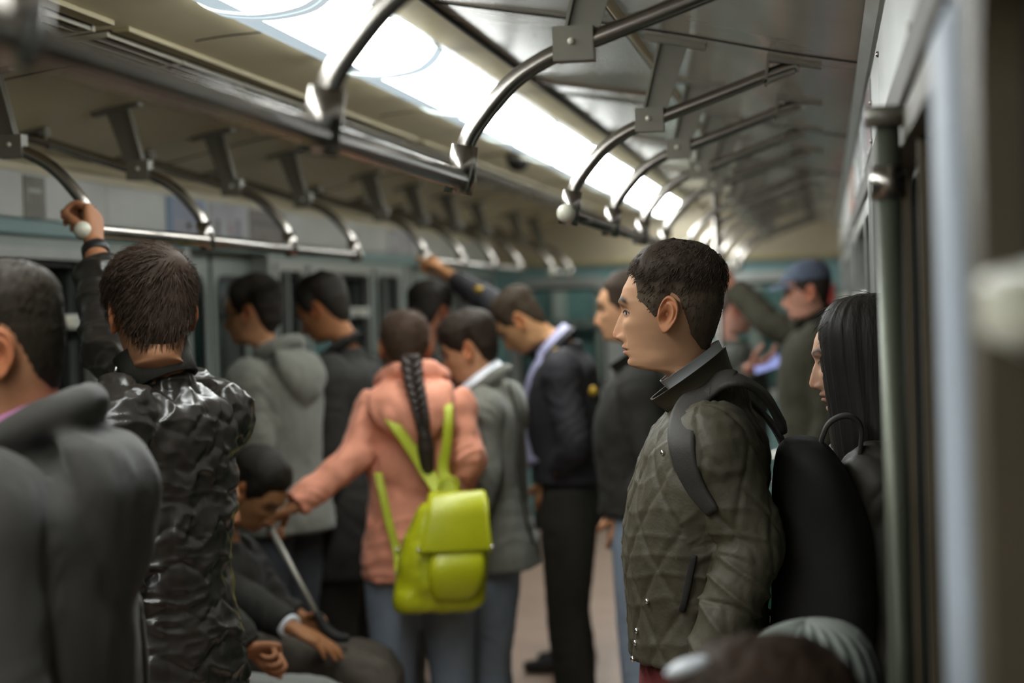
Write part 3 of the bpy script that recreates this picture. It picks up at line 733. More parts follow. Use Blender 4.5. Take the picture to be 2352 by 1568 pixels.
# ---------------------------------------------------------------- hands
FING = [(.027, .088, (.040, .025, .020), .0088), (.009, .093, (.045, .028, .021), .0090), (-.010, .089, (.041, .026, .020), .0086), (-.027, .079, (.032, .020, .018), .0077)]
def hand(mb, wr, d, n, left, curl, spread=.06, thumb=(.55, .75, .35), thumb_curl=.3, k=1.0, back=None):
    """palm and five fingers appended to mb. d: wrist->knuckles, n: palm normal, curl: per finger (3 joint angles in degrees)"""
    d = unit(d); n = unit(n-d*np.dot(n, d)); t = np.cross(d, n) if not left else np.cross(n, d)
    c = np.array([wr-d*.02, wr, wr+d*.025*k, wr+d*.055*k, wr+d*.08*k, wr+d*.092*k])
    A = np.array([t*r for r in (.026, .027, .033, .040, .041, .036)])*k; B = np.array([n*r for r in (.020, .019, .0165, .0150, .0130, .0085)])*k
    mb.loft(crom(c, 4), crom(A, 4), crom(B, 4), 20, True, 2.3)
    for q, (off, dist, L, r) in enumerate(FING):
        cu = curl[q] if np.ndim(curl) > 1 else curl
        p = wr+d*(dist-.012)*k+t*off*k; dr = unit(d+t*off*spread*30*.5); a = 0; pts = [p-dr*.01, p]; rr = [r*1.02*k, r*1.05*k]
        for seg in range(3):
            a += math.radians(cu[seg]); dd = dr*math.cos(a)+n*math.sin(a); p = p+dd*L[seg]*k
            pts.append(p); rr.append(r*k*(.98, .92, .80)[seg])
        mb.capsule(pts, rr, 12, 4)
    p = wr+d*.022*k+t*.024*k+n*.004; td = unit(d*thumb[0]+t*thumb[1]+n*thumb[2]); pts = [p, p+td*.038*k]; rr = [.0135*k, .0115*k]
    td2 = unit(td*(1-thumb_curl)+d*thumb_curl*.9+n*thumb_curl*.6-t*thumb_curl*.5); pts.append(pts[-1]+td2*.032*k); rr.append(.0105*k)
    td3 = unit(td2*.8+d*.3+n*thumb_curl*.4-t*thumb_curl*.4); pts.append(pts[-1]+td3*.026*k); rr.append(.0085*k)
    mb.capsule(pts, rr, 12, 4)
RELAX = [(22, 28, 18), (28, 32, 20), (32, 36, 22), (38, 40, 24)]
GRIP = [(48, 62, 38), (56, 66, 40), (60, 68, 40), (62, 68, 40)]
FIST = [(70, 85, 50), (74, 88, 50), (76, 88, 50), (76, 86, 50)]
FLAT = [(6, 8, 5), (8, 10, 6), (10, 12, 8), (14, 14, 10)]

# ---------------------------------------------------------------- garments
TORSO = [(-.035, .062, .062, -.004), (.0, .072, .066, 0), (.022, .100, .074, 0), (.045, .145, .086, 0), (.075, .178, .098, .002), (.115, .186, .106, .006), (.17, .182, .114, .012), (.26, .170, .120, .014), (.36, .158, .113, .010), (.46, .164, .114, 0), (.54, .172, .120, -.008), (.60, .172, .122, -.008)]
def torso_loft(mb, N, P, rs, rh, fat, hem=.60, start=-.035, bw=1.0, bd=1.0, belly=0, n=36, flare=0, sh=None):
    """N neck base, P pelvis; rs / rh right vectors at shoulders and hips"""
    L = np.linalg.norm(P-N); ax = (N-P)/L; sc = L/.54
    rows = [r for r in TORSO if start <= r[0] <= hem-.02]; last = [np.interp(hem, [r[0] for r in TORSO], [r[k] for r in TORSO]) for k in (1, 2, 3)]
    rows.append((hem, *last)); c, A, B = [], [], []
    for d, rx, ry, fy in rows:
        w = np.clip(d/.5, 0, 1); r = unit(rs*(1-w)+rh*w); f = unit(np.cross(ax, r)); r = np.cross(f, ax)
        sp = N-ax*d*sc
        if sh is not None: sp = sp+f*sh*math.sin(np.clip(d/.5, 0, 1)*PI)
        g = fat*sstep(np.array(d), -.04, .06)*(1+flare*sstep(np.array(d), .3, .6))
        c.append(sp+f*(fy+belly*math.exp(-((d-.4)/.14)**2)*.5)); A.append(r*(rx*bw+g)); B.append(f*(ry*bd+g*1.05+belly*math.exp(-((d-.4)/.14)**2)*.5))
    mb.loft(crom(c, 4), crom(A, 4), crom(B, 4), n, True, 2.35)
def limb(mb, pts, r, n=20, sub=6, exp=2): 
    pts = np.asarray(pts, float); r = np.asarray(r, float)
    p = crom(pts, sub); rr = crom(r[:, None], sub)[:, 0]; T, A, B = frames(p); mb.loft(p, A*rr[:, None], B*rr[:, None], n)
def seg_fields(X, segs):
    "nearest segment id, length along, angle and angular radius for every point"
    best = np.full(len(X), 1e9); sid = np.zeros(len(X), int); tl = np.zeros(len(X)); ph = np.zeros(len(X)); rad = np.zeros(len(X))
    base = 0
    for k, (a, b, rn, ref, l0) in enumerate(segs):
        d = b-a; L = np.linalg.norm(d); u = d/L; q = X-a; t = np.clip(q@u, 0 if k else -9, L if k else 9); r = q-t[:, None]*u; dist = np.linalg.norm(r, axis=1)/rn
        e1 = unit(ref-u*np.dot(ref, u)); e2 = np.cross(u, e1); an = np.arctan2(r@e2, r@e1)
        m = dist < best; best[m] = dist[m]; sid[m] = k; tl[m] = (t+l0)[m]; ph[m] = an[m]; rad[m] = np.linalg.norm(r, axis=1)[m]
    return sid, tl, ph, rad
def d_cloth(amp=.004, sl=.006, seed=3, fr=9):
    def f(X, n, sid, t, ph, rad):
        o = amp*(vnoise(X*fr, seed)+.55*vnoise(X*fr*2.3, seed+1)+.35*vnoise(X*np.array([40, 40, 14]), seed+2))
        w = vnoise(X*7, seed+3); ar = sid > 0
        fold = np.sin(t*58+2.6*np.sin(ph+seed)+7*w+1.6*vnoise(X*16, seed+4)); o = o+np.where(ar, sl*.55*(np.abs(fold)-.5)*np.clip(.55+1.3*w, 0, 1.4), 0)
        fold2 = np.sin(t*48+1.7*np.cos(ph*1.0)+5*w); o = o+np.where(~ar, amp*.6*(1-np.abs(fold2))*sstep(t, .18, .5), 0)
        return o
    return f
def d_quilt(amp=.0052, cell=.080, seed=5):
    def f(X, n, sid, t, ph, rad):
        R = np.where(sid == 0, .155, .066); u = ph*R; a = (t*.56+u)/cell; b = (t*.56-u)/cell
        q = np.minimum(np.abs(np.sin(PI*a)), np.abs(np.sin(PI*b))); puff = np.minimum(1, q*2.1)**.55
        low = ((sid == 2) | (sid == 4)) & (t > .17)
        arm = sid > 0
        w = vnoise(X*8, seed); fold = 1-np.abs(np.sin(t*62+1.9*np.sin(ph+1)+4.5*w)); plain = .0085*fold**2+.003*vnoise(X*30, seed+4)
        k = np.where(arm, 1-.85*sstep(t, .15, .22), 1.0)
        o = amp*puff*k+plain*np.where(arm, .35+.65*sstep(t, .15, .25), .28)
        o = o-np.where(arm, .005*gs(t-.185, .004)+.005*gs(t-.30, .004), 0)
        return o+.0016*vnoise(X*np.array([70, 70, 45]), seed+1)+.004*vnoise(X*7, seed+2)
    return f
def d_puffer(amp=.010, seed=8):
    def f(X, n, sid, t, ph, rad):
        w = vnoise(X*4.5, seed); w2 = vnoise(X*11, seed+1); arm = sid > 0; u = ph*np.where(arm, .06, .165)
        saw = np.abs(((u/.17+.25+.5*w) % 1)*2-1)*.040                    # slanting baffles that meet in points
        ln = (t+saw+.034*w+.010*w2)/.080; s = np.abs(np.sin(PI*ln)); puff = np.minimum(1, s*1.5)**.6
        pin = np.minimum(1, .45+1.2*np.abs(np.sin(PI*(u/.17+.25))))
        cr = 1-np.abs(vnoise(X*np.array([15, 15, 24])+w[:, None]*1.5, seed+2))
        return amp*puff*pin*np.where(arm, .4, .7+.55*w2)+.010*cr**3+.014*w+.005*w2+.004*(1-np.abs(vnoise(X*np.array([22, 22, 46]), seed+5)))**3
    return f
def garment(name, mb, m, parent, segs, voxel, disp, smooth=3, label=None):
    v, f = mb.arrays(); X, n, ff = remesh(v, f, voxel, smooth)
    if disp is not None:
        sid, t, ph, rad = seg_fields(X, segs); X = X+n*disp(X, n, sid, t, ph, rad)[:, None]
    o = mesh_obj(name, X, ff, m, parent, True)
    if label: o['label'] = label
    return o
def collar_strip(name, c, R, rx, ry, h, m, parent, flare=.012, open_=.5, thick=.005, tilt=.0, drop=0, voff=0, n=48, fold=0):
    "standing collar around the neck, open at the front by open_ radians; R columns right, forward, up"
    th = np.linspace(open_, 2*PI-open_, n); v = []; f = []
    lv = [(0, 0), (.5, .45), (1, 1)]
    if fold: lv += [(1.04, 1.0+fold*.35), (.45, 1.0+fold)]
    L = len(lv)
    for side in (0, 1):
        for a, g in lv:
            for t_ in th:
                k = 1+0*t_; rr = np.array([math.sin(t_)*(rx+flare*g+side*thick), math.cos(t_)*(ry+flare*g+side*thick)])
                z = a*h*(1-drop*max(0, math.cos(t_)))+voff-tilt*math.cos(t_)
                v.append(c+R@np.array([rr[0], rr[1], z]))
    for side in (0, 1):
        o = side*L*n
        for i in range(L-1):
            for j in range(n-1):
                q = (o+i*n+j, o+i*n+j+1, o+(i+1)*n+j+1, o+(i+1)*n+j); f.append(q if side else q[::-1])
    M = L*n
    for i in range(L-1):
        for j in (0, n-1): f.append((i*n+j, (i+1)*n+j, M+(i+1)*n+j, M+i*n+j))
    for i in (0, L-1):
        for j in range(n-1): f.append((i*n+j, i*n+j+1, M+i*n+j+1, M+i*n+j))
    o = mesh_obj(name, v, f, m, parent, True)
    return o

def person(label, H, yaw, Y=None, s=1.0, hp=0, hr=0, hyaw=None, skin=(172, 126, 96), hairst='crop', haircol=(30, 24, 19), N=None, P=None, lean=(0, 0), rs_yaw=None,
           armL=None, armR=None, handL=None, handR=None, top=None, legs=None, trousers=None, detail=1, strands=0, whorl=None, collar=None, hood=None, sw=.172, bw=1.0, bd=1.0,
           hair_kw=None, face_kw=None, shoes=True, voxel=.006, kneel=None, nobody=False, group='passengers', fat=.022, hem=.62, belly=0, sh=None, sleeve=1.0, nohair=False, extra=None, gsm=3):
    """H ear-canal point; yaw facing of the body; returns a dict of useful points. Everything is in metres at its true place"""
    hy = yaw if hyaw is None else hyaw
    Rh = basis(hy, hp, hr); Rb = basis(yaw); Rm = basis((yaw+hy)/2, hp*.45, hr*.4)
    if N is None: N = H+Rm@np.array([0, -.045, -.195])*s
    if P is None: P = N+V(0, 0, -.535*s)+Rb@np.array([lean[0], lean[1], 0])
    rs = Rb[:, 0] if rs_yaw is None else basis(rs_yaw)[:, 0]; rh = Rb[:, 0]; fwd = Rb[:, 1]; ax = unit(N-P)
    foot = V(P[0], P[1], 0)
    root = empty('person', foot, label, 'person', group)
    # ------------- head
    nth, nz = (200, 230) if detail > 1 else ((104, 120) if detail else (72, 80))
    z = np.linspace(.1164, -.20, nz); Pg, th = head_ring(z, nth); fk = face_kw or {}
    Q, C = face(Pg, th, skin, **fk)
    place = lambda X: bend_neck(X*s, Rh, Rb, H, N)
    mbv = [place(Q.reshape(-1, 3))]; cols = [C.reshape(-1, 3)]; faces = []
    for i in range(nz-1):
        for j in range(nth):
            k = (j+1) % nth; faces.append((i*nth+j, i*nth+k, (i+1)*nth+k, (i+1)*nth+j))
    top_i = nz*nth; mbv.append(place(Q[0].mean(0)[None])); cols.append(C[0, :1]); faces += [(top_i, (j+1) % nth, j) for j in range(nth)]; cnt = top_i+1
    for sd in (-1, 1):
        ev, ef, ec = ear(sd, skin); mbv.append(place(ev)); cols.append(ec); faces += [tuple(i+cnt for i in q) for q in ef]; cnt += len(ev)
    # ------------- limbs
    S = {-1: N-ax*.075*s-rs*sw*s, 1: N-ax*.075*s+rs*sw*s}
    dn = V(0, 0, -1)
    E, W = {}, {}
    for sd, a in ((-1, armL), (1, armR)):
        if isinstance(a, str):
            E[sd] = S[sd]+dn*.265*s+rs*sd*.055*s-fwd*.05; W[sd] = P+rs*sd*.125*s+fwd*.055+V(0, 0, .03)
        elif a is None: E[sd] = S[sd]+dn*.285*s+rs*sd*.045*s-fwd*.03; W[sd] = E[sd]+dn*.235*s+fwd*.07*s-rs*sd*.005
        else: E[sd], W[sd] = np.asarray(a[0]), np.asarray(a[1])
    hm = MB()
    for sd, hd in ((-1, handL), (1, handR)):
        fa = unit(W[sd]-E[sd])
        if hd is None and (armL if sd < 0 else armR) == 'pocket': hd = dict(d=dn*.8+fwd*.3-rs*sd*.2, n=-rs*sd, curl=RELAX)
        if hd is None: hd = dict(d=fa+dn*.4, n=-rs*sd-.2*fwd, curl=RELAX)
        limb(hm, [E[sd]*.55+W[sd]*.45, E[sd]*.25+W[sd]*.75, W[sd]], [.036*s, .031*s, .025*s], 16, 4)
        kw = {k: q for k, q in hd.items() if k not in ('d', 'n')}
        hand(hm, W[sd], np.asarray(hd['d']), np.asarray(hd['n']), sd < 0, k=s, **kw)
    hv, hf = hm.arrays(); X, nn, ff = remesh(hv, hf, .0032 if detail else .0045, 2, .45)
    mbv.append(X); faces += [tuple(i+cnt for i in q) for q in ff]; cnt += len(X)
    sc_ = np.array(lin(skin)); kn = vnoise(X*60, 4)[:, None]; cols.append(np.ones((len(X), 3))*sc_*np.array([.98, .90, .86])*(1+.08*kn))
    tm = MB(); torso_loft(tm, N, P, rs, rh, -.016, .58, .02, bw, bd, n=24, belly=belly, sh=sh)
    for sd in (-1, 1): limb(tm, [N-ax*.06*s+rs*sd*.10*s, S[sd], S[sd]*.5+E[sd]*.5, E[sd], E[sd]*.5+W[sd]*.5], [.04*s, .046*s, .042*s, .035*s, .032*s], 14, 4)
    # legs
    HJ = {sd: P+rh*sd*.088*s-V(0, 0, .02) for sd in (-1, 1)}
    K, A = {}, {}
    for sd in (-1, 1):
        if legs is None:
            K[sd] = V(HJ[sd][0], HJ[sd][1], HJ[sd][2]*.53)+fwd*.02+rh*sd*.01; A[sd] = V(HJ[sd][0], HJ[sd][1], .085)-fwd*.01+rh*sd*.02
        else: K[sd], A[sd] = [np.asarray(q) for q in legs[sd]]
        limb(tm, [HJ[sd]+V(0, 0, .03), HJ[sd]*.5+K[sd]*.5, K[sd], K[sd]*.6+A[sd]*.4, A[sd]], [.082*s, .072*s, .052*s, .05*s, .036*s], 14, 4)
    tv, tf = tm.arrays(); mbv.append(tv); faces += [tuple(i+cnt for i in q) for q in tf]; cnt += len(tv); cols.append(np.ones((len(tv), 3))*sc_)
    mesh_obj('body', np.concatenate(mbv), faces, M_skin, root, True, np.clip(np.concatenate(cols), 0, 1))
    # ------------- hair
    if not nohair:
        hk = dict(hair_kw or {}); 
        hair('hair', hairst, place, haircol, root, nth=150 if detail > 1 else 96, nz=84 if detail > 1 else 56, strands=strands, whorl=whorl, seed=int(abs(H[0]*1000)) % 97+1, **hk)
    # ------------- trousers and shoes
    mT, thick = trousers if trousers else (M_jeans, .014)
    tm = MB(); c = [P+ax*.10, P+ax*.04, P-V(0, 0, .03), P-V(0, 0, .075)]
    f_ = unit(np.cross(ax, rh))
    tm.loft(crom(c, 4), np.repeat([rh*(.158*bw*s+thick)], 13, 0), np.repeat([f_*(.108*bd*s+thick)], 13, 0), 28, True, 2.3)
    segs = [(P+ax*.1, P-V(0, 0, .08), .17, fwd, 0)]
    for sd in (-1, 1):
        ank = A[sd]
        limb(tm, [HJ[sd]+V(0, 0, .02), HJ[sd]*.72+K[sd]*.28, HJ[sd]*.35+K[sd]*.65, K[sd], K[sd]*.65+A[sd]*.35, A[sd]*.85+K[sd]*.15, A[sd]-V(0, 0, .03)], np.array([.092, .089, .075, .063, .062, .054, .056])*s+thick*.8, 22, 5)
        segs += [(HJ[sd], K[sd], .08, fwd, 0), (K[sd], A[sd], .06, fwd, .45)]
    garment('trousers', tm, mT, root, segs, .009, d_cloth(.003, .007, 21), 3)
    if shoes:
        for sd in (-1, 1):
            u = unit(V(K[sd][0]-HJ[sd][0], K[sd][1]-HJ[sd][1], 0)*.0+ (fwd if legs is None or len(legs) < 3 else legs[2])+rh*sd*.15)
            rr = np.cross(u, V(0, 0, 1)); a0 = V(A[sd][0], A[sd][1], 0); b = MB()
            c = [a0-u*.075+V(0, 0, .04), a0-u*.06+V(0, 0, .05), a0+V(0, 0, .055), a0+u*.07+V(0, 0, .045), a0+u*.14+V(0, 0, .034), a0+u*.19+V(0, 0, .030), a0+u*.205+V(0, 0, .03)]
            b.loft(crom(c, 4), crom(np.array([rr*q for q in (.022, .034, .038, .044, .046, .036, .016)]), 4), crom(np.array([V(0, 0, 1)*q for q in (.03, .048, .053, .043, .031, .026, .02)]), 4), 20, True, 2.4)
            b.build('shoe', M_shoe, root, True)
    # ------------- upper garment
    mG, disp, vx = top
    g = MB(); torso_loft(g, N, P, rs, rh, fat, hem, -.035, bw, bd, belly=belly, n=40, flare=.5, sh=sh)
    segs = [(N, P-ax*.2, .165, fwd, 0)]
    for sd in (-1, 1):
        cuff = W[sd]*.93+E[sd]*.07 if sleeve == 1.0 else E[sd]*(1-sleeve)+W[sd]*sleeve
        rsl = np.array([.070, .078, .068, .062, .058, .052, .046])*s+fat*.5-.010
        limb(g, [N-ax*.05*s+rs*sd*.11*s, S[sd], S[sd]*.72+E[sd]*.28, S[sd]*.38+E[sd]*.62, E[sd], E[sd]*.5+cuff*.5, cuff], rsl, 24, 6)
        segs += [(S[sd], E[sd], .085, fwd+V(0, 0, .1), 0), (E[sd], cuff, .07, fwd+V(0, 0, .1), np.linalg.norm(E[sd]-S[sd]))]
    if extra is not None: extra(g, dict(N=N, P=P, S=S, E=E, W=W, Rb=Rb, ax=ax))
    if hood: # hood lying on the back: thick rim round the neck and a pouch behind
        hk = hood if isinstance(hood, dict) else {}; k = hk.get('k', 1.0); dr = hk.get('drop', .0)
        a = np.linspace(math.radians(40), math.radians(320), 15)
        rim = [N+Rb@np.array([math.sin(t_)*(.082*k), math.cos(t_)*.068*k-.012, .018-.035*math.cos(t_)*1.0+.012]) for t_ in a]
        g.capsule(rim, [.016, .022]+[.027*k]*11+[.022, .016], 14, 3)
        c = [N+Rb@np.array([0, -.062, .035]), N+Rb@np.array([0, -.095*k, .01]), N+Rb@np.array([0, -.118*k, -.05]), N+Rb@np.array([0, -.125*k, -.11-dr*.5]), N+Rb@np.array([0, -.118*k, -.16-dr])]
        g.loft(crom(c, 4), crom(np.array([Rb[:, 0]*q*k for q in (.07, .115, .125, .09, .03)]), 4), crom(np.array([Rb[:, 1]*q*k for q in (.02, .038, .042, .034, .015)]), 4), 24, True, 2.2)
    garment(hk_name(top), g, mG, root, segs, vx, disp, gsm)
    if collar:
        for kw in (collar if isinstance(collar, list) else [collar]):
            kw = dict(kw); nm = kw.pop('name', 'collar'); mm = kw.pop('m'); up = kw.pop('up', .0); back = kw.pop('back', .0); pit = kw.pop('pitch', 18)
            Rc = basis(yaw, pit); collar_strip(nm, place(np.array([[0, -.045, -.165]]))[0]+Rb@np.array([0, -back*.4, up-.035]), Rc, kw.pop('rx', .066)*s, kw.pop('ry', .068)*s, kw.pop('h', .045), mm, root, **kw)
    return dict(root=root, H=H, N=N, P=P, S=S, E=E, W=W, Rh=Rh, Rb=Rb, place=place, K=K, A=A, ax=ax)
def hk_name(top): return 'jacket'
M_jeans = mat('grey_blue_denim', (84, 90, 98), .8, bump=.25, bscale=300, var=.2, vscale=14)
M_shoe = mat('black_shoe_leather', (30, 28, 26), .38)
# ================================================================= the passengers
M_olive = mat('olive_quilted_nylon', (72, 66, 50), .66, bump=.2, bscale=180, var=.12, vscale=20)
M_puff = mat('black_glossy_puffer', (46, 42, 38), .33, spec=.6, bump=.12, bscale=70)
M_rib = mat('black_ribbed_knit', (52, 50, 44), .8, bump=.5, bscale=120, stretch=(3, 3, .3))
M_char = mat('charcoal_fleece', (56, 54, 50), .9, bump=.25, bscale=260, sheen=.15)
M_heather = mat('heather_grey_fleece', (118, 118, 108), .92, bump=.3, bscale=240, var=.18, vscale=60, sheen=.2)
M_black = mat('black_wool_cloth', (34, 32, 28), .85, bump=.25, bscale=300)
M_black2 = mat('black_cotton_cloth', (37, 35, 30), .88, bump=.25, bscale=260)
M_pink = mat('salmon_pink_cotton', (240, 160, 130), .75, bump=.3, bscale=160, var=.12, vscale=14, sheen=.15)
M_navy = mat('navy_blazer_wool', (38, 35, 40), .8, bump=.2, bscale=320)
M_shirtw = mat('white_shirt_cotton', (240, 244, 250), .7)
M_shirtl = mat('lavender_grey_shirt', (176, 174, 206), .7, bump=.1, bscale=200)
M_pinks = mat('mauve_pink_collar', (196, 128, 172), .7)
M_trdark = mat('black_trouser_cloth', (40, 38, 32), .85, bump=.2, bscale=260)
M_burg = mat('burgundy_trouser_cotton', (104, 38, 38), .8, bump=.2, bscale=260)
M_ddenim = mat('dark_indigo_denim', (64, 68, 74), .8, bump=.25, bscale=280, var=.2, vscale=12)
M_ldenim = mat('light_blue_grey_denim', (138, 150, 166), .8, bump=.25, bscale=280, var=.2, vscale=12)
M_gtrous = mat('mid_grey_trouser_wool', (120, 120, 116), .85, bump=.2, bscale=300)
M_kolive = mat('khaki_olive_cotton', (56, 53, 38), .85, bump=.25, bscale=200)
M_gsage = mat('grey_green_coat_cloth', (66, 68, 60), .85, bump=.2, bscale=240)
M_leather = mat('dark_grey_leather', (62, 58, 50), .6, bump=.3, bscale=60, var=.4, vscale=7)
M_lime = mat('lime_green_leather', (188, 192, 24), .36, bump=.2, bscale=90, var=.12, vscale=10)
M_limed = mat('lime_green_webbing', (172, 180, 30), .55, bump=.3, bscale=160)
M_hatk = mat('grey_ribbed_knit', (132, 138, 132), .9, bump=.3, bscale=300)
M_capb = mat('blue_grey_cap_cotton', (88, 98, 116), .85, bump=.2, bscale=260)
M_gold = mat('gold_embroidery', (170, 136, 36), .45, .3)
M_stud = mat('bright_metal_stud', (220, 220, 215), .2, 1)
M_nyl = mat('black_nylon_webbing', (54, 51, 46), .7, bump=.2, bscale=300)
M_watch = mat('black_watch_strap', (26, 25, 25), .5)
P_ = {}
nl = V(-1, 0, 0)

# --- young man in olive jacket, in sharp focus
H = at(1536, 722, 3.95); N = at(1632, 930, 3.97); Pm = at(1612, 1625, 3.97)
P_['olive'] = q = person('young man in olive quilted jacket looking left, sharp in the middle of the doorway', H, 187, hyaw=176, hp=-1, skin=(186, 142, 110), detail=2, hairst='crop', haircol=(59, 49, 41), N=N, P=Pm,
    armL=(at(1722, 1255, 3.79), at(1618, 1590, 3.70)), top=(M_olive, d_quilt(), .0042), trousers=(M_burg, .016), strands=2600, whorl=(.012, -.062, .088), bd=.94, fat=.018, hem=.445, sh=.008,
    hair_kw=dict(swept=.004, sideCol=(84, 72, 60), slen=.016), face_kw=dict(lips=1.05),
    collar=[dict(name='shirt_collar', m=M_shirtw, h=.046, rx=.0605, ry=.058, up=.050, back=-.012, pitch=34, open_=.40, thick=.003, flare=.008, fold=0, voff=0),
            dict(name='jacket_collar', m=M_olive, h=.052, rx=.067, ry=.066, up=.022, back=-.012, pitch=34, open_=.36, thick=.006, flare=.016)])
R_ = q['Rb']; fw, rt = R_[:, 1], R_[:, 0]
# placket, zip pulls, studs and pocket on the jacket front
def on_front(N, P, R, u, d, off): return N+(P-N)*(d/.54)+R[:, 0]*u+R[:, 1]*off
b = MB(); pts = [on_front(N, Pm, R_, -.010, d, o) for d, o in ((.06, .104), (.10, .116), (.16, .126), (.24, .130), (.34, .128), (.42, .122))]
b.ribbon(pts, rt, .05, .010); b.build('front_placket', M_olive, q['root'], True)
JK = [c for c in q['root'].children if c.name.startswith('jacket') and 'collar' not in c.name]
for (px, py) in ((1488, 1380), (1464, 1448), (1461, 1476), (1455, 1512), (1524, 1040)):
    MB().ball(hit(JK, px, py, .001, 3.85)[0], .0052, 12, 8).build('snap_stud', M_stud, q['root'], True)
zp = [hit(JK, *u, .002, 3.82)[0] for u in ((1593, 1275), (1583, 1330), (1572, 1380), (1566, 1402))]
b = MB(); b.ribbon(zp, V(.5, -.1, .05), .012, .008); b.build('zip_pocket', M_black, q['root'], True)
# black backpack on his back
bp = empty('backpack', at(1850, 1560, 3.97), 'black backpack worn by the young man in olive jacket', 'backpack')
c0 = N+V(.165, 0, -.06); up = unit(N-Pm); b = MB()
cc = [c0-up*.005, c0-up*.03, c0-up*.10, c0-up*.20, c0-up*.30, c0-up*.40, c0-up*.43]
b.loft(crom(np.array(cc)+np.array([V(k, 0, 0) for k in (0.0, .008, .03, .045, .05, .045, .04)]), 4), crom(np.array([V(0, 1, 0)*k for k in (.06, .11, .135, .145, .145, .14, .08)]), 4), crom(np.array([V(1, 0, 0)*k for k in (.025, .05, .078, .09, .095, .09, .05)]), 4), 32, True, 2.6)
v, f = b.arrays(); X, n_, ff = remesh(v, f, .008, 3); X = X+n_*(.005*vnoise(X*14, 3))[:, None]; mesh_obj('pack_body', X, ff, M_black, bp)
b = MB(); b.ribbon([c0+V(.03, -.02, -.03), c0+V(.05, -.01, .02), c0+V(.085, .0, .035), c0+V(.11, .01, .012), c0+V(.105, .02, -.05)], V(0, 1, .1), .03, .009); b.build('grab_loop', M_nyl, bp, True)
near = [((1800, 985), 3.93), ((1763, 920), 3.90), ((1722, 886), 3.875), ((1683, 876), 3.858), ((1635, 886), 3.832), ((1592, 925), 3.800), ((1571, 970), 3.782), ((1567, 1018), 3.770), ((1577, 1066), 3.762), ((1600, 1122), 3.762), ((1640, 1175), 3.80)]
wd = [(0, 1, .3), (0, 1, .2), (0, 1, .1), (-.05, .95, .25), (-.35, .85, .35), (-.75, .60, .2), (-.88, .46, 0), (-.90, .42, -.05), (-.92, .38, .1), (-.90, .30, .3), (-.8, .3, .5)]
sp = []
for k, (p_, Y_) in enumerate(near):
    h_ = hit(JK, *p_, .006, Y_)[0] if k > 3 else at(*p_, Y_)+V(0, -.008, .003)
    sp.append(h_ if abs(h_[1]-Y_) < .12 else at(*p_, Y_))
sp = np.array(sp); sp[4:-1] = .25*sp[3:-2]+.5*sp[4:-1]+.25*sp[5:]
b = MB(); b.ribbon(sp, wd, np.array([.05, .055, .060, .062, .062, .060, .056, .052, .046, .038, .03]), .014); b.build('shoulder_strap', M_nyl, bp, True)
s0 = N+rt*.105
pts = [c0+V(-.02, .06, -.05), N+rt*.098-fw*.115+V(0, 0, -.035), s0-fw*.045+V(0, 0, .020), s0+fw*.040+V(0, 0, .004), s0+fw*.098+V(0, 0, -.075), s0+rt*.02+fw*.122+V(0, 0, -.16), s0+rt*.045+fw*.105+V(0, 0, -.25), s0+rt*.072+fw*.04+V(0, 0, -.33), c0+rt*.10-up*.36]
b = MB(); b.ribbon(pts, rt, np.array([.055, .06, .062, .062, .060, .055, .042, .03, .028]), .013); b.build('shoulder_strap', M_nyl, bp, True)

# --- man in shiny puffer, right arm up on the rail
H = at(347, 728, 4.3); N = at(378, 886, 4.32); bar = at(186, 500, 4.9)
d = unit(V(-.16, .50, .85)); n = unit(V(-1, .15, -.10)); wr = bar-d*.078-n*.034
P_['puffer'] = q = person('man in shiny black puffer jacket gripping the rail with a raised hand, back turned', H, 160, hyaw=120, hp=13, N=N, hairst='thick', haircol=(58, 46, 38), strands=3200, whorl=(.03, -.075, .082), skin=(168, 120, 88),
    armR=(at(262, 815, 4.62), wr), handR=dict(d=d, n=n, curl=GRIP, thumb=(.75, .25, .75), thumb_curl=.5), top=(M_puff, d_puffer(), .0046), trousers=(M_ddenim, .016), s=1.03, bw=.88, bd=.83, fat=.022, hem=.70, sleeve=.74,
    P=at(372, 1480, 4.34), hair_kw=dict(slen=.042),
    collar=dict(name='ribbed_collar', m=M_rib, h=.080, rx=.068, ry=.066, up=.016, back=.000, pitch=24, open_=.25, thick=.009, flare=.004))
b = MB(); fa = unit(wr-q['E'][1]); w0 = wr-fa*.030
e1 = unit(np.cross(fa, V(0, 1, 0))); e2 = np.cross(fa, e1)
b.loft([w0-fa*.014, w0-fa*.012, w0+fa*.012, w0+fa*.014], np.array([e1*k for k in (.030, .0335, .0335, .030)]), np.array([e2*k for k in (.028, .0315, .0315, .028)]), 22); b.build('wristwatch', M_watch, q['root'], True)
b = MB(); b.tube([q['N']+V(-.085, -.075, .02), q['N']+V(-.075, -.082, .045)], .003, 8); b.build('zip_pull', M_stud, q['root'], True)

# --- man at the left edge in charcoal hoodie
H = at(-10, 815, 2.78); N = at(70, 1035, 2.80)
P_['hood'] = q = person('man in charcoal hoodie at the left edge, closest to the camera', H, 181, hyaw=199, hp=10, N=N, hairst='short', haircol=(44, 38, 30), skin=(170, 120, 88), top=(M_char, d_cloth(.005, .006, 5), .0065), trousers=(M_trdark, .016), fat=.026, hem=.70,
    bw=1.0, bd=1.0, gsm=9, hood=dict(k=1.02, drop=.06), strands=900, hair_kw=dict(slen=.016), detail=1,
    collar=dict(name='polo_collar', m=M_pinks, h=.030, rx=.060, ry=.064, up=.034, back=-.008, pitch=22, open_=.3, thick=.004, fold=.5))

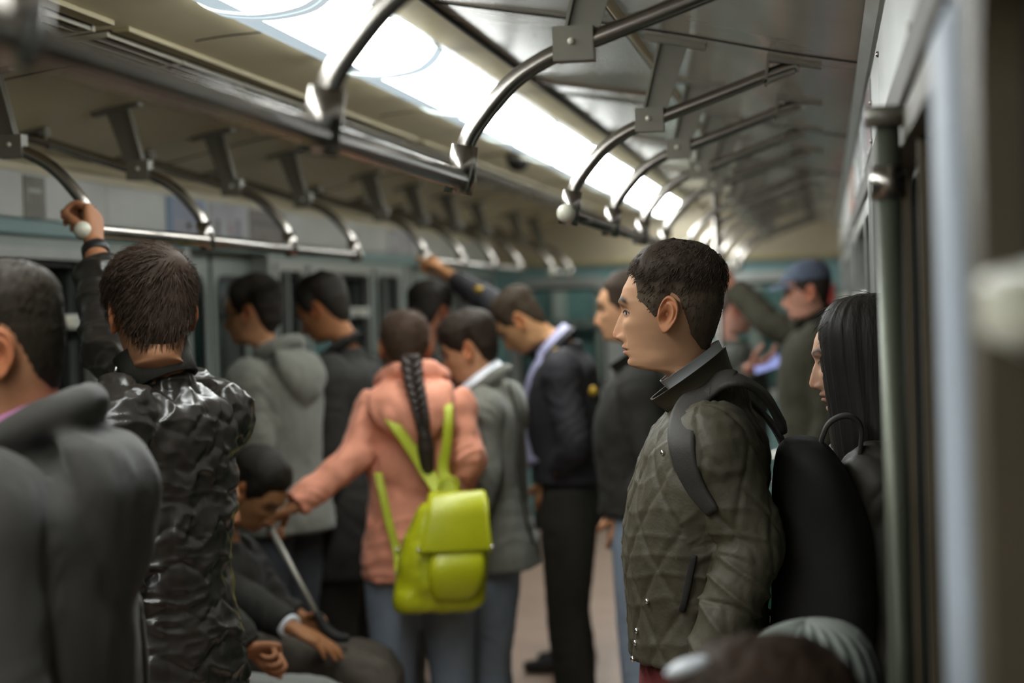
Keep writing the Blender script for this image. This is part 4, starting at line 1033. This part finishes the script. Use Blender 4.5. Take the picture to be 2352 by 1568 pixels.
# --- grey hoodie with glasses
H = at(578, 722, 7.2); N = at(632, 826, 7.22)
P_['glasses'] = q = person('man with glasses and grey hoodie standing behind the seated man', H, 158, hyaw=177, hp=4, N=N, hairst='thick', haircol=(38, 33, 27), skin=(168, 122, 88), top=(M_heather, d_cloth(.005, .009, 9), .007), trousers=(M_ddenim, .014), fat=.024, hem=.60,
    hood=dict(k=1.0, drop=.0), armL=(at(592, 1015, 7.02), at(560, 1110, 6.98)))
g = MB(); Rh, pl = q['Rh'], q['place']
for sd in (-1, 1):
    ring = [(sd*.031+.021*math.cos(a), .103, .002+.016*math.sin(a)) for a in np.linspace(0, 2*PI, 20)]
    g.tube(pl(np.array(ring)), .0022, 8, False); g.tube(pl(np.array([(sd*.052, .102, .006), (sd*.073, .06, .008), (sd*.077, .0, .010), (sd*.077, -.012, -.004)])), .002, 8)
g.tube(pl(np.array([(-.010, .103, .004), (0, .106, .007), (.010, .103, .004)])), .002, 8); g.build('eyeglasses', M_rubber, q['root'], True)

# --- man in black coat
H = at(742, 716, 7.55); N = at(792, 820, 7.57)
P_['coat'] = person('man in plain black coat with bowed head, between grey hoodie and braided girl', H, 170, hp=24, N=N, hairst='thick', haircol=(38, 33, 27), skin=(160, 108, 72), top=(M_black, d_cloth(.004, .006, 12), .007), trousers=(M_trdark, .014), fat=.026, hem=.80,
    collar=dict(name='coat_collar', m=M_black, h=.035, rx=.068, ry=.072, up=.010, back=-.02, pitch=36, open_=.5, thick=.007, fold=.9))

# --- girl with the braid
H = at(929, 800, 6.6); N = at(950, 893, 6.62); HL = at(640, 1184, 6.36)
P_['girl'] = q = person('girl with long dark braid and salmon pink jacket, seen from behind', H, 97, hyaw=108, hp=6, N=N, s=.93, bw=.84, bd=.92, hairst='pulled', haircol=(64, 49, 38), skin=(176, 130, 96), top=(M_pink, d_cloth(.009, .016, 31, 12), .0055), trousers=(M_ldenim, .012), fat=.022, hem=.64, sw=.135,
    armL=(at(812, 1050, 6.50), at(668, 1168, 6.38)), handL=dict(d=unit(V(-.8, -.1, -.45)), n=unit(V(-.3, -.1, -1)), curl=GRIP), armR=(at(1075, 1055, 6.62), at(1052, 1150, 6.80)), hood=dict(k=1.10, drop=.012), strands=700, whorl=(0, -.09, .02), hair_kw=dict(slen=.05), P=at(962, 1255, 6.64))
# braid
path = crom(np.array([at(944, 822, 6.49), at(950, 870, 6.450), at(960, 915, 6.425), at(968, 955, 6.42), at(972, 985, 6.43)]), 14); k = len(path); b = MB(); w = np.linspace(0, 3.4*2*PI, k); tap = np.linspace(1, .62, k)
for ph in (0, 2*PI/3, 4*PI/3):
    pts = path+np.stack([.023*np.sin(w+ph)*tap, .014*np.sin(2*(w+ph))*tap, 0*w], 1); b.capsule(pts, .0135*tap, 10, 1)
b.build('braid', mat('dark_brown_hair_plait', (46, 35, 28), .45, bump=.5, bscale=220, stretch=(1, 1, .3)), q['root'], True)
b = MB(); tt = crom(np.array([at(972, 980, 6.43), at(976, 1010, 6.44), at(979, 1045, 6.445), at(982, 1080, 6.45), at(985, 1104, 6.46)]), 5); b.tube(tt, np.interp(np.linspace(0, 1, len(tt)), [0, .15, .4, .75, 1], [.012, .022, .027, .020, .004]), 16); b.build('braid_tail', MATS['dark_brown_hair_plait'], q['root'], True)
b = MB(); b.tube([path[-3], path[-1]], .0135, 14); b.build('hair_tie', mat('grey_hair_elastic', (92, 100, 112), .7), q['root'], True)

# lime green backpack hanging low on her back
gb = empty('backpack', at(1010, 1395, 6.42), 'lime green leather backpack with flap hanging from the girl in pink', 'backpack')
o = at(1020, 1275, 6.40); yw = math.radians(17); bx = V(math.cos(yw), math.sin(yw), 0); by = V(-math.sin(yw), math.cos(yw), 0); bz = unit(V(.10, 0, 1)); LB = lambda x, y, z: o+bx*x+by*y+bz*z
b = MB(); c = [LB(-.01, 0, -.172), LB(-.01, 0, -.160), LB(-.008, 0, -.12), LB(0, 0, 0), LB(.0, .0, .10), LB(.0, 0.005, .16), LB(0, .008, .175)]
b.loft(crom(c, 5), crom(np.array([bx*k for k in (.10, .130, .142, .138, .112, .085, .05)]), 5), crom(np.array([by*k for k in (.035, .062, .074, .072, .058, .042, .02)]), 5), 36, True, 3.2)
v, f = b.arrays(); X, n_, ff = remesh(v, f, .006, 3); X = X+n_*(.006*vnoise(X*16, 2)+.003*vnoise(X*35, 6))[:, None]; mesh_obj('bag_body', X, ff, M_lime, gb)
# flap: folded sheet over the top and front
rows = [(.055, .178, .075), (.0, .192, .082), (-.045, .186, .088), (-.082, .150, .093), (-.094, .10, .098), (-.099, .055, .106), (-.100, .018, .113)]
v = []; nx = 13
for k in (0, 1):
    for (yy, zz, hw) in crom(np.array(rows), 4):
        for xx in np.linspace(-1, 1, nx): v.append(LB(.022+xx*hw, yy-.006*k+.010*xx*xx, zz+.004*k))
m = len(crom(np.array(rows), 4)); f = [(i*nx+j, i*nx+j+1, (i+1)*nx+j+1, (i+1)*nx+j) for i in range(m-1) for j in range(nx-1)]; f += [tuple(a+m*nx for a in q_[::-1]) for q_ in f]
M_ = m*nx
for i in range(m-1):
    for j in (0, nx-1): f.append((i*nx+j, (i+1)*nx+j, M_+(i+1)*nx+j, M_+i*nx+j))
for i in (0, m-1):
    for j in range(nx-1): f.append((i*nx+j, i*nx+j+1, M_+i*nx+j+1, M_+i*nx+j))
fl = mesh_obj('flap', v, f, M_lime, gb)
for sx in (-.092, .130): MB().ball(LB(sx, -.108, .032), .006, 12, 8).build('stud', M_stud, fl, True)
b = MB(); c = [LB(.03, -.066, -.135), LB(.03, -.080, -.12), LB(.03, -.093, -.07), LB(.03, -.094, -.02), LB(.03, -.080, .02)]
b.loft(crom(c, 5), crom(np.array([bx*k for k in (.03, .062, .082, .084, .076)]), 5), crom(np.array([by*k for k in (.008, .016, .022, .022, .016)]), 5), 28, True, 2.6); b.build('front_pocket', M_lime, gb, True)
gh = MB(); gh.tube(crom(np.array([LB(-.03, .02, .185), LB(-.025, .012, .225), LB(0, .01, .238), LB(.026, .012, .225), LB(.03, .02, .185)]), 5), .0055, 10); gh.build('top_handle', M_limed, gb, True)
b = MB(); b.ribbon([LB(-.015, .012, .185), at(985, 1090, 6.44), at(945, 1030, 6.44), at(905, 975, 6.44), at(880, 942, 6.48), at(872, 925, 6.56), at(868, 930, 6.64)], bx, np.array([.05, .045, .036, .032, .03, .03, .03]), .006); b.build('shoulder_strap', M_limed, gb, True)
b = MB(); b.ribbon([LB(.018, .012, .185), at(1018, 1080, 6.44), at(1026, 1020, 6.44), at(1030, 965, 6.445), at(1030, 930, 6.48), at(1028, 915, 6.57), at(1026, 925, 6.65)], bx, np.array([.04, .034, .030, .028, .026, .026, .026]), .006); b.build('shoulder_strap', M_limed, gb, True)
b = MB(); b.ribbon([at(868, 1085, 6.48), at(880, 1140, 6.46), at(896, 1210, 6.45), at(912, 1268, 6.44), LB(-.135, -.0, -.05)], bx, .026, .006); b.build('lower_strap', M_limed, gb, True)
MB().ball(at(913, 1262, 6.425), .007, 12, 8).build('strap_buckle', M_stud, gb, True); MB().ball(at(1103, 1288, 6.42), .011, 12, 8).build('side_toggle', M_stud, gb, True)

# --- teenager in grey hoodie with white collar
H = at(1076, 806, 6.95); N = at(1118, 893, 6.97)
P_['teen'] = q = person('boy in grey hoodie with white shirt collar beside the braided girl', H, 184, hyaw=182, hp=16, N=N, s=.95, hairst='fringe', haircol=(46, 37, 30), skin=(184, 138, 104), top=(M_heather, d_cloth(.005, .009, 15), .0065), trousers=(M_ldenim, .012), fat=.022, hem=.60, hood=dict(k=.85), strands=300,
    P=at(1128, 1255, 6.99), collar=dict(name='shirt_collar', m=M_shirtw, h=.040, rx=.060, ry=.063, up=.026, back=-.016, pitch=36, open_=.35, thick=.004, fold=.7), armL=(at(1112, 1085, 6.78), at(1078, 1210, 6.72)))
b = MB(); Rb = q['Rb']; b.ribbon([q['N']+V(.09, -.11, .02), q['N']+V(.12, -.135, -.10), q['N']+V(.115, -.15, -.25), q['N']+V(.14, -.145, -.42), q['N']+V(.155, -.10, -.50)], V(.3, -.6, 0), .022, .005)
so = b.build('bag_strap', M_nyl, None, True); tag(so, 'thin black bag strap across the back of the boy in grey hoodie', 'strap')

# --- student in navy blazer, bowed head, right arm up
H = at(1196, 742, 7.9); N = at(1296, 805, 7.92); barp = at(976, 592, 9.2)
P_['blazer'] = q = person('student in navy blazer with bowed head holding the far rail with one raised arm', H, 181, hp=42, N=N, hairst='crop', haircol=(60, 49, 38), skin=(190, 142, 100), top=(M_navy, d_cloth(.004, .006, 18), .0068), trousers=(M_trdark, .014), fat=.020, hem=.50, strands=300, P=at(1310, 1120, 7.96), armL='pocket',
    armR=(at(1118, 690, 8.42), at(1012, 622, 8.88)), handR=dict(d=unit(V(-.35, .75, .5)), n=unit(V(-.6, .1, -.5)), curl=GRIP), sleeve=.62,
    collar=[dict(name='shirt_collar', m=M_shirtl, h=.05, rx=.060, ry=.064, up=.012, back=-.022, pitch=48, open_=.3, thick=.004, fold=.5), dict(name='blazer_lapel', m=M_navy, h=.032, rx=.068, ry=.072, up=.004, back=-.018, pitch=46, open_=.5, thick=.006, fold=.8)])
Rb = q['Rb']; b = MB(); Nn, Pp = q['N'], q['P']
pts = [Nn+Rb@np.array([-.055, .075, -.01]), Nn+Rb@np.array([-.062, .115, -.10]), Nn+Rb@np.array([-.055, .130, -.20]), Nn+Rb@np.array([-.045, .128, -.30]), Nn+Rb@np.array([-.075, .118, -.42])]
b.ribbon(pts, unit(Rb[:, 0]*.8+Rb[:, 1]*.5), np.array([.04, .075, .085, .085, .12]), .022); b.build('shirt_front', M_shirtl, q['root'], True)
for (px, py, Y, r) in ((1276, 808, 7.755, .013), (1362, 898, 7.715, .016)):
    b = MB(); c = at(px, py, Y); b.loft([c, c+V(0, .012, 0)], np.array([V(r, 0, 0)]*2), np.array([V(0, 0, r*1.2)]*2), 14); b.build('crest', M_gold, q['root'], True)
c = at(1099, 664, 8.33); MB().ball(c, (.018, .012, .014), 12, 8).build('sleeve_badge', M_gold, q['root'], True)

# --- man in black jacket and pale jeans behind the olive jacket
H = at(1434, 712, 7.25); N = at(1468, 842, 7.27)
P_['jeans'] = person('man in black jacket and pale blue jeans half hidden behind the olive jacket', H, 184, hp=2, N=N, hairst='crop', haircol=(60, 48, 38), skin=(196, 148, 112), top=(M_black2, d_cloth(.006, .009, 24), .0068), trousers=(M_ldenim, .016), fat=.026, hem=.50, bw=1.0,
    armL='pocket', armR='pocket', collar=dict(name='jacket_collar', m=M_black2, h=.045, rx=.068, ry=.074, up=.012, back=-.018, pitch=32, open_=.5, thick=.008))

# --- dark haired passenger behind the girl
P_['dark'] = person('passenger in black seen between the braided girl and the raised arm', at(990, 722, 8.7), 62, hp=12, hairst='thick', haircol=(38, 33, 28), skin=(150, 100, 76), top=(M_black2, d_cloth(.004, .006, 27), .009), trousers=(M_trdark, .014), detail=0)
P_['child'] = person('small schoolchild in dark clothes hidden behind the navy blazer, black shoes showing', at(1278, 862, 9.5), 172, s=.84, hairst='thick', haircol=(53, 45, 40), skin=(160, 116, 88), top=(M_black2, d_cloth(.004, .006, 28), .009), trousers=(M_trdark, .012), detail=0)

# --- man in cap, far right
H = at(1853, 674, 8.75); N = at(1878, 748, 8.77); hp_ = at(1660, 628, 9.2)
P_['cap'] = q = person('man in blue grey cap and khaki jacket reaching for the pole with one arm', H, 182, hp=4, N=N, hairst='short', haircol=(59, 51, 45), skin=(206, 150, 128), top=(M_kolive, d_cloth(.006, .010, 33), .0075), trousers=(M_trdark, .014), fat=.034, hem=.66, bw=1.1,
    armR=(at(1768, 742, 9.02), at(1684, 658, 9.16)), handR=dict(d=unit(V(-.5, .1, .8)), n=unit(V(-.6, .6, -.3)), curl=GRIP), detail=1, collar=dict(name='jacket_collar', m=M_kolive, h=.05, rx=.072, ry=.076, up=.014, back=-.012, pitch=28, open_=.5, thick=.01))
pl = q['place']; z = np.linspace(.118, .040, 24); Pg, th = head_ring(np.minimum(z, .1163), 60); b = MB()
ctr = np.array([0, -.008, .0]); cv = (Pg-ctr)*np.array([1.13, 1.13, 1.10])+ctr+np.array([0, 0, .012]); v = pl(cv.reshape(-1, 3)); f = [(i*60+j, i*60+(j+1) % 60, (i+1)*60+(j+1) % 60, (i+1)*60+j) for i in range(23) for j in range(60)]
v = np.concatenate([v, pl(cv[0].mean(0)[None])]); f += [(24*60, (j+1) % 60, j) for j in range(60)]
co = mesh_obj('cap', v, f, M_capb, q['root'])
b = MB(); a = np.linspace(-1.15, 1.15, 15)
rows = [[(math.sin(t_)*(.080+.0*k), .012+math.cos(t_)*(.088+k), .052-k*.32*math.cos(t_)-.012*abs(math.sin(t_))) for t_ in a] for k in (0, .03, .058)]
v = [p for s_ in (0, -.004) for r_ in rows for p in [(x, y, zz+s_) for x, y, zz in r_]]; f = []
for s_ in (0, 45):
    for i in range(2):
        for j in range(14): f.append((s_+i*15+j, s_+i*15+j+1, s_+(i+1)*15+j+1, s_+(i+1)*15+j))
f += [(30+j, 31+j, 76+j, 75+j) for j in range(14)]
mesh_obj('peak', pl(np.array(v)), f, M_capb, co)
# pole he holds
t = empty('stanchion_pole', (.70, 9.22, 0), 'vertical chrome pole gripped by the man in the cap', 'pole')
MB().tube([(.70, 9.22, 0), (.70, 9.22, 1.2), (.70, 9.22, zc(.70))], .0165, 16).build('pole', M_chrome, t, True)
for zz in (.01, zc(.70)-.012): MB().tube([(.70, 9.22, zz-.01), (.70, 9.22, zz+.012)], .03, 16).build('flange', M_steel, t, True)

# --- passenger with phone in the gap
H = at(1692, 712, 9.75)
q = person('passenger in grey green coat looking at a phone in the gap behind the olive jacket', H, 5, hp=18, hairst='short', haircol=(72, 62, 53), skin=(200, 150, 132), top=(M_gsage, d_cloth(.004, .006, 36), .009), trousers=(M_trdark, .014), detail=0, N=at(1686, 796, 9.75),
    armR=(at(1700, 905, 9.55), at(1722, 845, 9.42)), handR=dict(d=unit(V(.7, -.1, .2)), n=unit(V(.1, .5, .9)), curl=RELAX))
P_['phone'] = q
ph = empty('phone', at(1765, 838, 9.38), 'bright phone held up in the gap behind the olive jacket', 'phone')
c = at(1762, 836, 9.40); ux, uy = unit(V(.9, 0, .25)), unit(V(-.2, .35, .9)); nn_ = np.cross(ux, uy)
def slab(b, c, ux, uy, n_, w, h, t_): return b.prism([c-ux*w/2-uy*h/2, c+ux*w/2-uy*h/2, c+ux*w/2+uy*h/2, c-ux*w/2+uy*h/2], n_*t_)
slab(MB(), c, ux, uy, nn_, .125, .066, .008).build('case', M_rubber, ph); slab(MB(), c+nn_*.0082, ux, uy, nn_, .115, .058, .001).build('screen', mat('lit_phone_screen', (150, 160, 220), .3, emit=.55), ph)

# --- woman with long black hair
H = at(1974, 826, 4.15); N = at(1998, 1015, 4.17)
P_['woman'] = q = person('woman with long straight black hair leaning at the right doors', H, 183, hp=6, N=N, s=.96, hairst='pulled', haircol=(43, 39, 35), skin=(214, 170, 142), top=(M_leather, d_cloth(.006, .010, 44), .0065), trousers=(M_trdark, .014), fat=.022, hem=.62, strands=500, hair_kw=dict(slen=.05), bw=.9)
pl = q['place']; Rb = q['Rb']
def hair_curtain():
    lv = [(.126, .012, .012, -.02), (.121, .045, .052, -.02), (.106, .074, .078, -.017), (.07, .092, .097, -.014), (.02, .098, .1005, -.014), (-.04, .100, .099, -.016), (-.10, .104, .098, -.020), (-.18, .114, .100, -.026), (-.26, .122, .104, -.034), (-.36, .120, .100, -.044), (-.46, .106, .080, -.056), (-.54, .080, .055, -.066), (-.57, .04, .02, -.070)]
    c = crom(np.array([(0, y, z) for z, rx, ry, y in lv]), 6); rx = crom(np.array([[l[1]] for l in lv]), 6)[:, 0]; ry = crom(np.array([[l[2]] for l in lv]), 6)[:, 0]
    n_ = 120; th = np.linspace(0, 2*PI, n_, endpoint=False); v = []
    for i in range(len(c)):
        wv = 1+.012*np.sin(th*23+c[i][2]*3)+.009*np.sin(th*41+1+c[i][2]*6)
        ex = 2/2.9; v.append(np.stack([np.sign(np.sin(th))*np.abs(np.sin(th))**ex*rx[i]*wv, c[i][1]+np.sign(np.cos(th))*np.abs(np.cos(th))**ex*ry[i]*wv, np.full(n_, c[i][2])], 1))
    v = np.array(v); f = [(i*n_+j, i*n_+(j+1) % n_, (i+1)*n_+(j+1) % n_, (i+1)*n_+j) for i in range(len(c)-1) for j in range(n_)]
    m = len(c); v = v.reshape(-1, 3); f += [tuple(range(n_))[::-1], tuple(range((m-1)*n_, m*n_))]
    return v, f
v, f = hair_curtain(); v = v-np.array([0, .010, 0]); HR = basis(183, 3); X = H+v@HR.T
mesh_obj('long_hair', X, f, mat('long_black_hair', (34, 30, 26), .6, spec=.3, bump=.5, bscale=160, stretch=(1, 1, .06)), q['root'])
sb = MB(); sb.tube(crom(np.array([at(1868, 1180, 3.93), at(1843, 1215, 3.92), at(1832, 1270, 3.92), at(1827, 1340, 3.93), at(1824, 1420, 3.95)]), 4), .0042, 10); so = sb.build('bag_strap', mat('tan_piping_cord', (120, 104, 78), .6), None, True); tag(so, 'thin tan bag strap between backpack and long-haired woman', 'strap')

# --- two seated passengers at the bottom right
def right_seat(Y): return dict(P=V(1.00, Y+.02, .62), legs={-1: (V(.56, Y-.08, .55), V(.58, Y-.09, .085)), 1: (V(.56, Y+.10, .55), V(.58, Y+.11, .085)), 2: nl})
H = at(1852, 1664, 2.92)
P_['knit'] = q = person('seated passenger in grey ribbed knit hat at the bottom edge', H, 180, hp=6, s=.98, hairst='pulled', haircol=(60, 50, 42), skin=(196, 150, 120), top=(M_black, d_cloth(.005, .007, 47), .008), trousers=(M_trdark, .014), hem=.56, armL=(V(.95, 2.74, .80), V(.66, 2.84, .64)), armR=(V(.95, 3.12, .80), V(.66, 3.02, .64)), **right_seat(2.94))
n_ = 132; zz = np.concatenate([np.linspace(.1164, .100, 8), np.linspace(.097, -.01, 40)]); Pg, th = head_ring(zz, n_); nn_ = Pg-np.array([0, -.01, .0]); nn_ /= np.linalg.norm(nn_, axis=2)[..., None]
fr = np.clip(1-(.1164-zz)/.02, 0, 1)[:, None]; rib = .5+.5*np.cos(th*26)[None]*(1-.6*fr); v = Pg+nn_*(.013+.008*rib)[..., None]+np.array([0, 0, .012]); keep = zz[:, None] > np.interp(np.abs(th), [0, 1.2, 1.9, PI], [.055, .03, -.005, -.01])[None]
m = len(zz); f = [(i*n_+j, i*n_+(j+1) % n_, (i+1)*n_+(j+1) % n_, (i+1)*n_+j) for i in range(m-1) for j in range(n_) if keep[i, j]]; v = v.reshape(-1, 3); f += [(len(v), (j+1) % n_, j) for j in range(n_)]; v = np.concatenate([v, v[:n_].mean(0)[None]])
mesh_obj('knit_hat', q['place'](v), f, M_hatk, q['root'])
H = at(1738, 1772, 2.22)
P_['brown'] = q = person('seated passenger with dark brown hair and white hair clip, lowest in the frame', H, 180, hp=4, s=.98, hairst='thick', haircol=(58, 44, 34), skin=(206, 158, 128), top=(M_char, d_cloth(.005, .007, 49), .008), trousers=(M_trdark, .014), hem=.56, strands=900, hair_kw=dict(slen=.05, swept=.004), armL=(V(.95, 2.04, .80), V(.66, 2.14, .64)), armR=(V(.95, 2.42, .80), V(.66, 2.32, .64)), **right_seat(2.24))
p = at(1578, 1530, 2.135); b = MB(); b.ball(p, (.024, .008, .008), 16, 10, axes=np.stack([unit(V(1, 0, .35)), V(0, 1, 0), unit(V(-.35, 0, 1))])); b.build('hair_clip', mat('white_glossy_clip', (225, 230, 236), .2), q['root'], True)

# --- seated men on the left bench
def seated(label, hip, knee, Hd, Nn, yaw, **kw):
    Y = hip[1]
    return person(label, Hd, yaw, N=Nn, P=hip+V(-.0, 0, .07), legs={-1: (knee+V(.0, -.11, 0), V(knee[0]-.03, knee[1]-.12, .085)), 1: (knee+V(-.03, .11, 0), V(knee[0]-.05, knee[1]+.12, .085)), 2: V(1, 0, 0)}, **kw)
Hd = at(585, 1132, 6.25); hip = V(-.80, 6.28, .555); kn = V(-.20, 6.25, .545)
hw = at(690, 1448, 6.10)
P_['white_cuff'] = q = seated('seated man in dark suit with white cuff, head bowed asleep', hip, kn, Hd, Hd+V(-.11, .02, -.155), -8, hp=40, hyaw=-14, hairst='thick', haircol=(36, 32, 27), skin=(158, 112, 76), top=(M_black, d_cloth(.005, .008, 51), .0068), trousers=(mat('dark_brown_trouser_wool', (72, 65, 56), .85, bump=.2, bscale=280), .018), fat=.026, hem=.56,
    armR=(at(590, 1395, 6.12), at(668, 1440, 6.05)), handR=dict(d=unit(V(.85, .05, -.42)), n=unit(V(-.3, .2, -1)), curl=FLAT, spread=.10, thumb=(.8, .55, .1)), armL=(at(640, 1400, 6.42), at(690, 1420, 6.40)), sleeve=.93)
fa = unit(q['W'][1]-q['E'][1]); c = q['W'][1]-fa*.02; e1 = unit(np.cross(fa, V(0, 0, 1))); e2 = np.cross(fa, e1); b = MB()
b.loft([c-fa*.03, c-fa*.02, c+fa*.018, c+fa*.02], np.array([e1*k for k in (.040, .043, .041, .034)]), np.array([e2*k for k in (.036, .038, .036, .03)]), 24); b.build('shirt_cuff', M_shirtw, q['root'], True)
Hd = at(470, 1150, 5.6); hip = V(-.80, 5.62, .555); kn = V(-.20, 5.62, .545)
P_['grey_trousers'] = seated('seated man in grey trousers with fist on his knee, mostly hidden', hip, kn, Hd, Hd+V(-.05, .0, -.19), 0, hp=10, hairst='thick', haircol=(53, 48, 43), skin=(168, 120, 88), top=(M_black2, d_cloth(.005, .008, 55), .0068), trousers=(M_gtrous, .018), fat=.024, hem=.56,
    armR=(at(520, 1440, 5.44), at(568, 1492, 5.44)), handR=dict(d=unit(V(.95, .1, -.1)), n=unit(V(.05, -.7, -.7)), curl=[(52, 80, 50), (58, 84, 50), (62, 84, 50), (66, 84, 50)], thumb=(.75, .3, .6), thumb_curl=.6))
# pale stick leaning between his lap and the girl's hand
ws = empty('walking_stick', at(737, 1425, 6.15), 'pale grey walking stick leaning from the lap of the bowed man', 'stick')
a_, b_ = at(738, 1428, 6.14), at(612, 1196, 6.27)
MB().tube([a_, (a_+b_)/2, b_], [.0075, .0085, .0095], 14).build('shaft', mat('pale_grey_stick_metal', (150, 146, 136), .35, .3), ws, True)
MB().capsule([a_+V(-.01, 0, .02), a_+V(.012, 0, -.02), a_+V(.045, .0, -.045), a_+V(.07, .01, -.05)], [.014, .017, .016, .013], 12).build('handle', M_rubber, ws, True)
MB().capsule([b_+unit(b_-a_)*-.01, b_+unit(b_-a_)*.015], .011, 12).build('ferrule', M_rubber, ws, True)
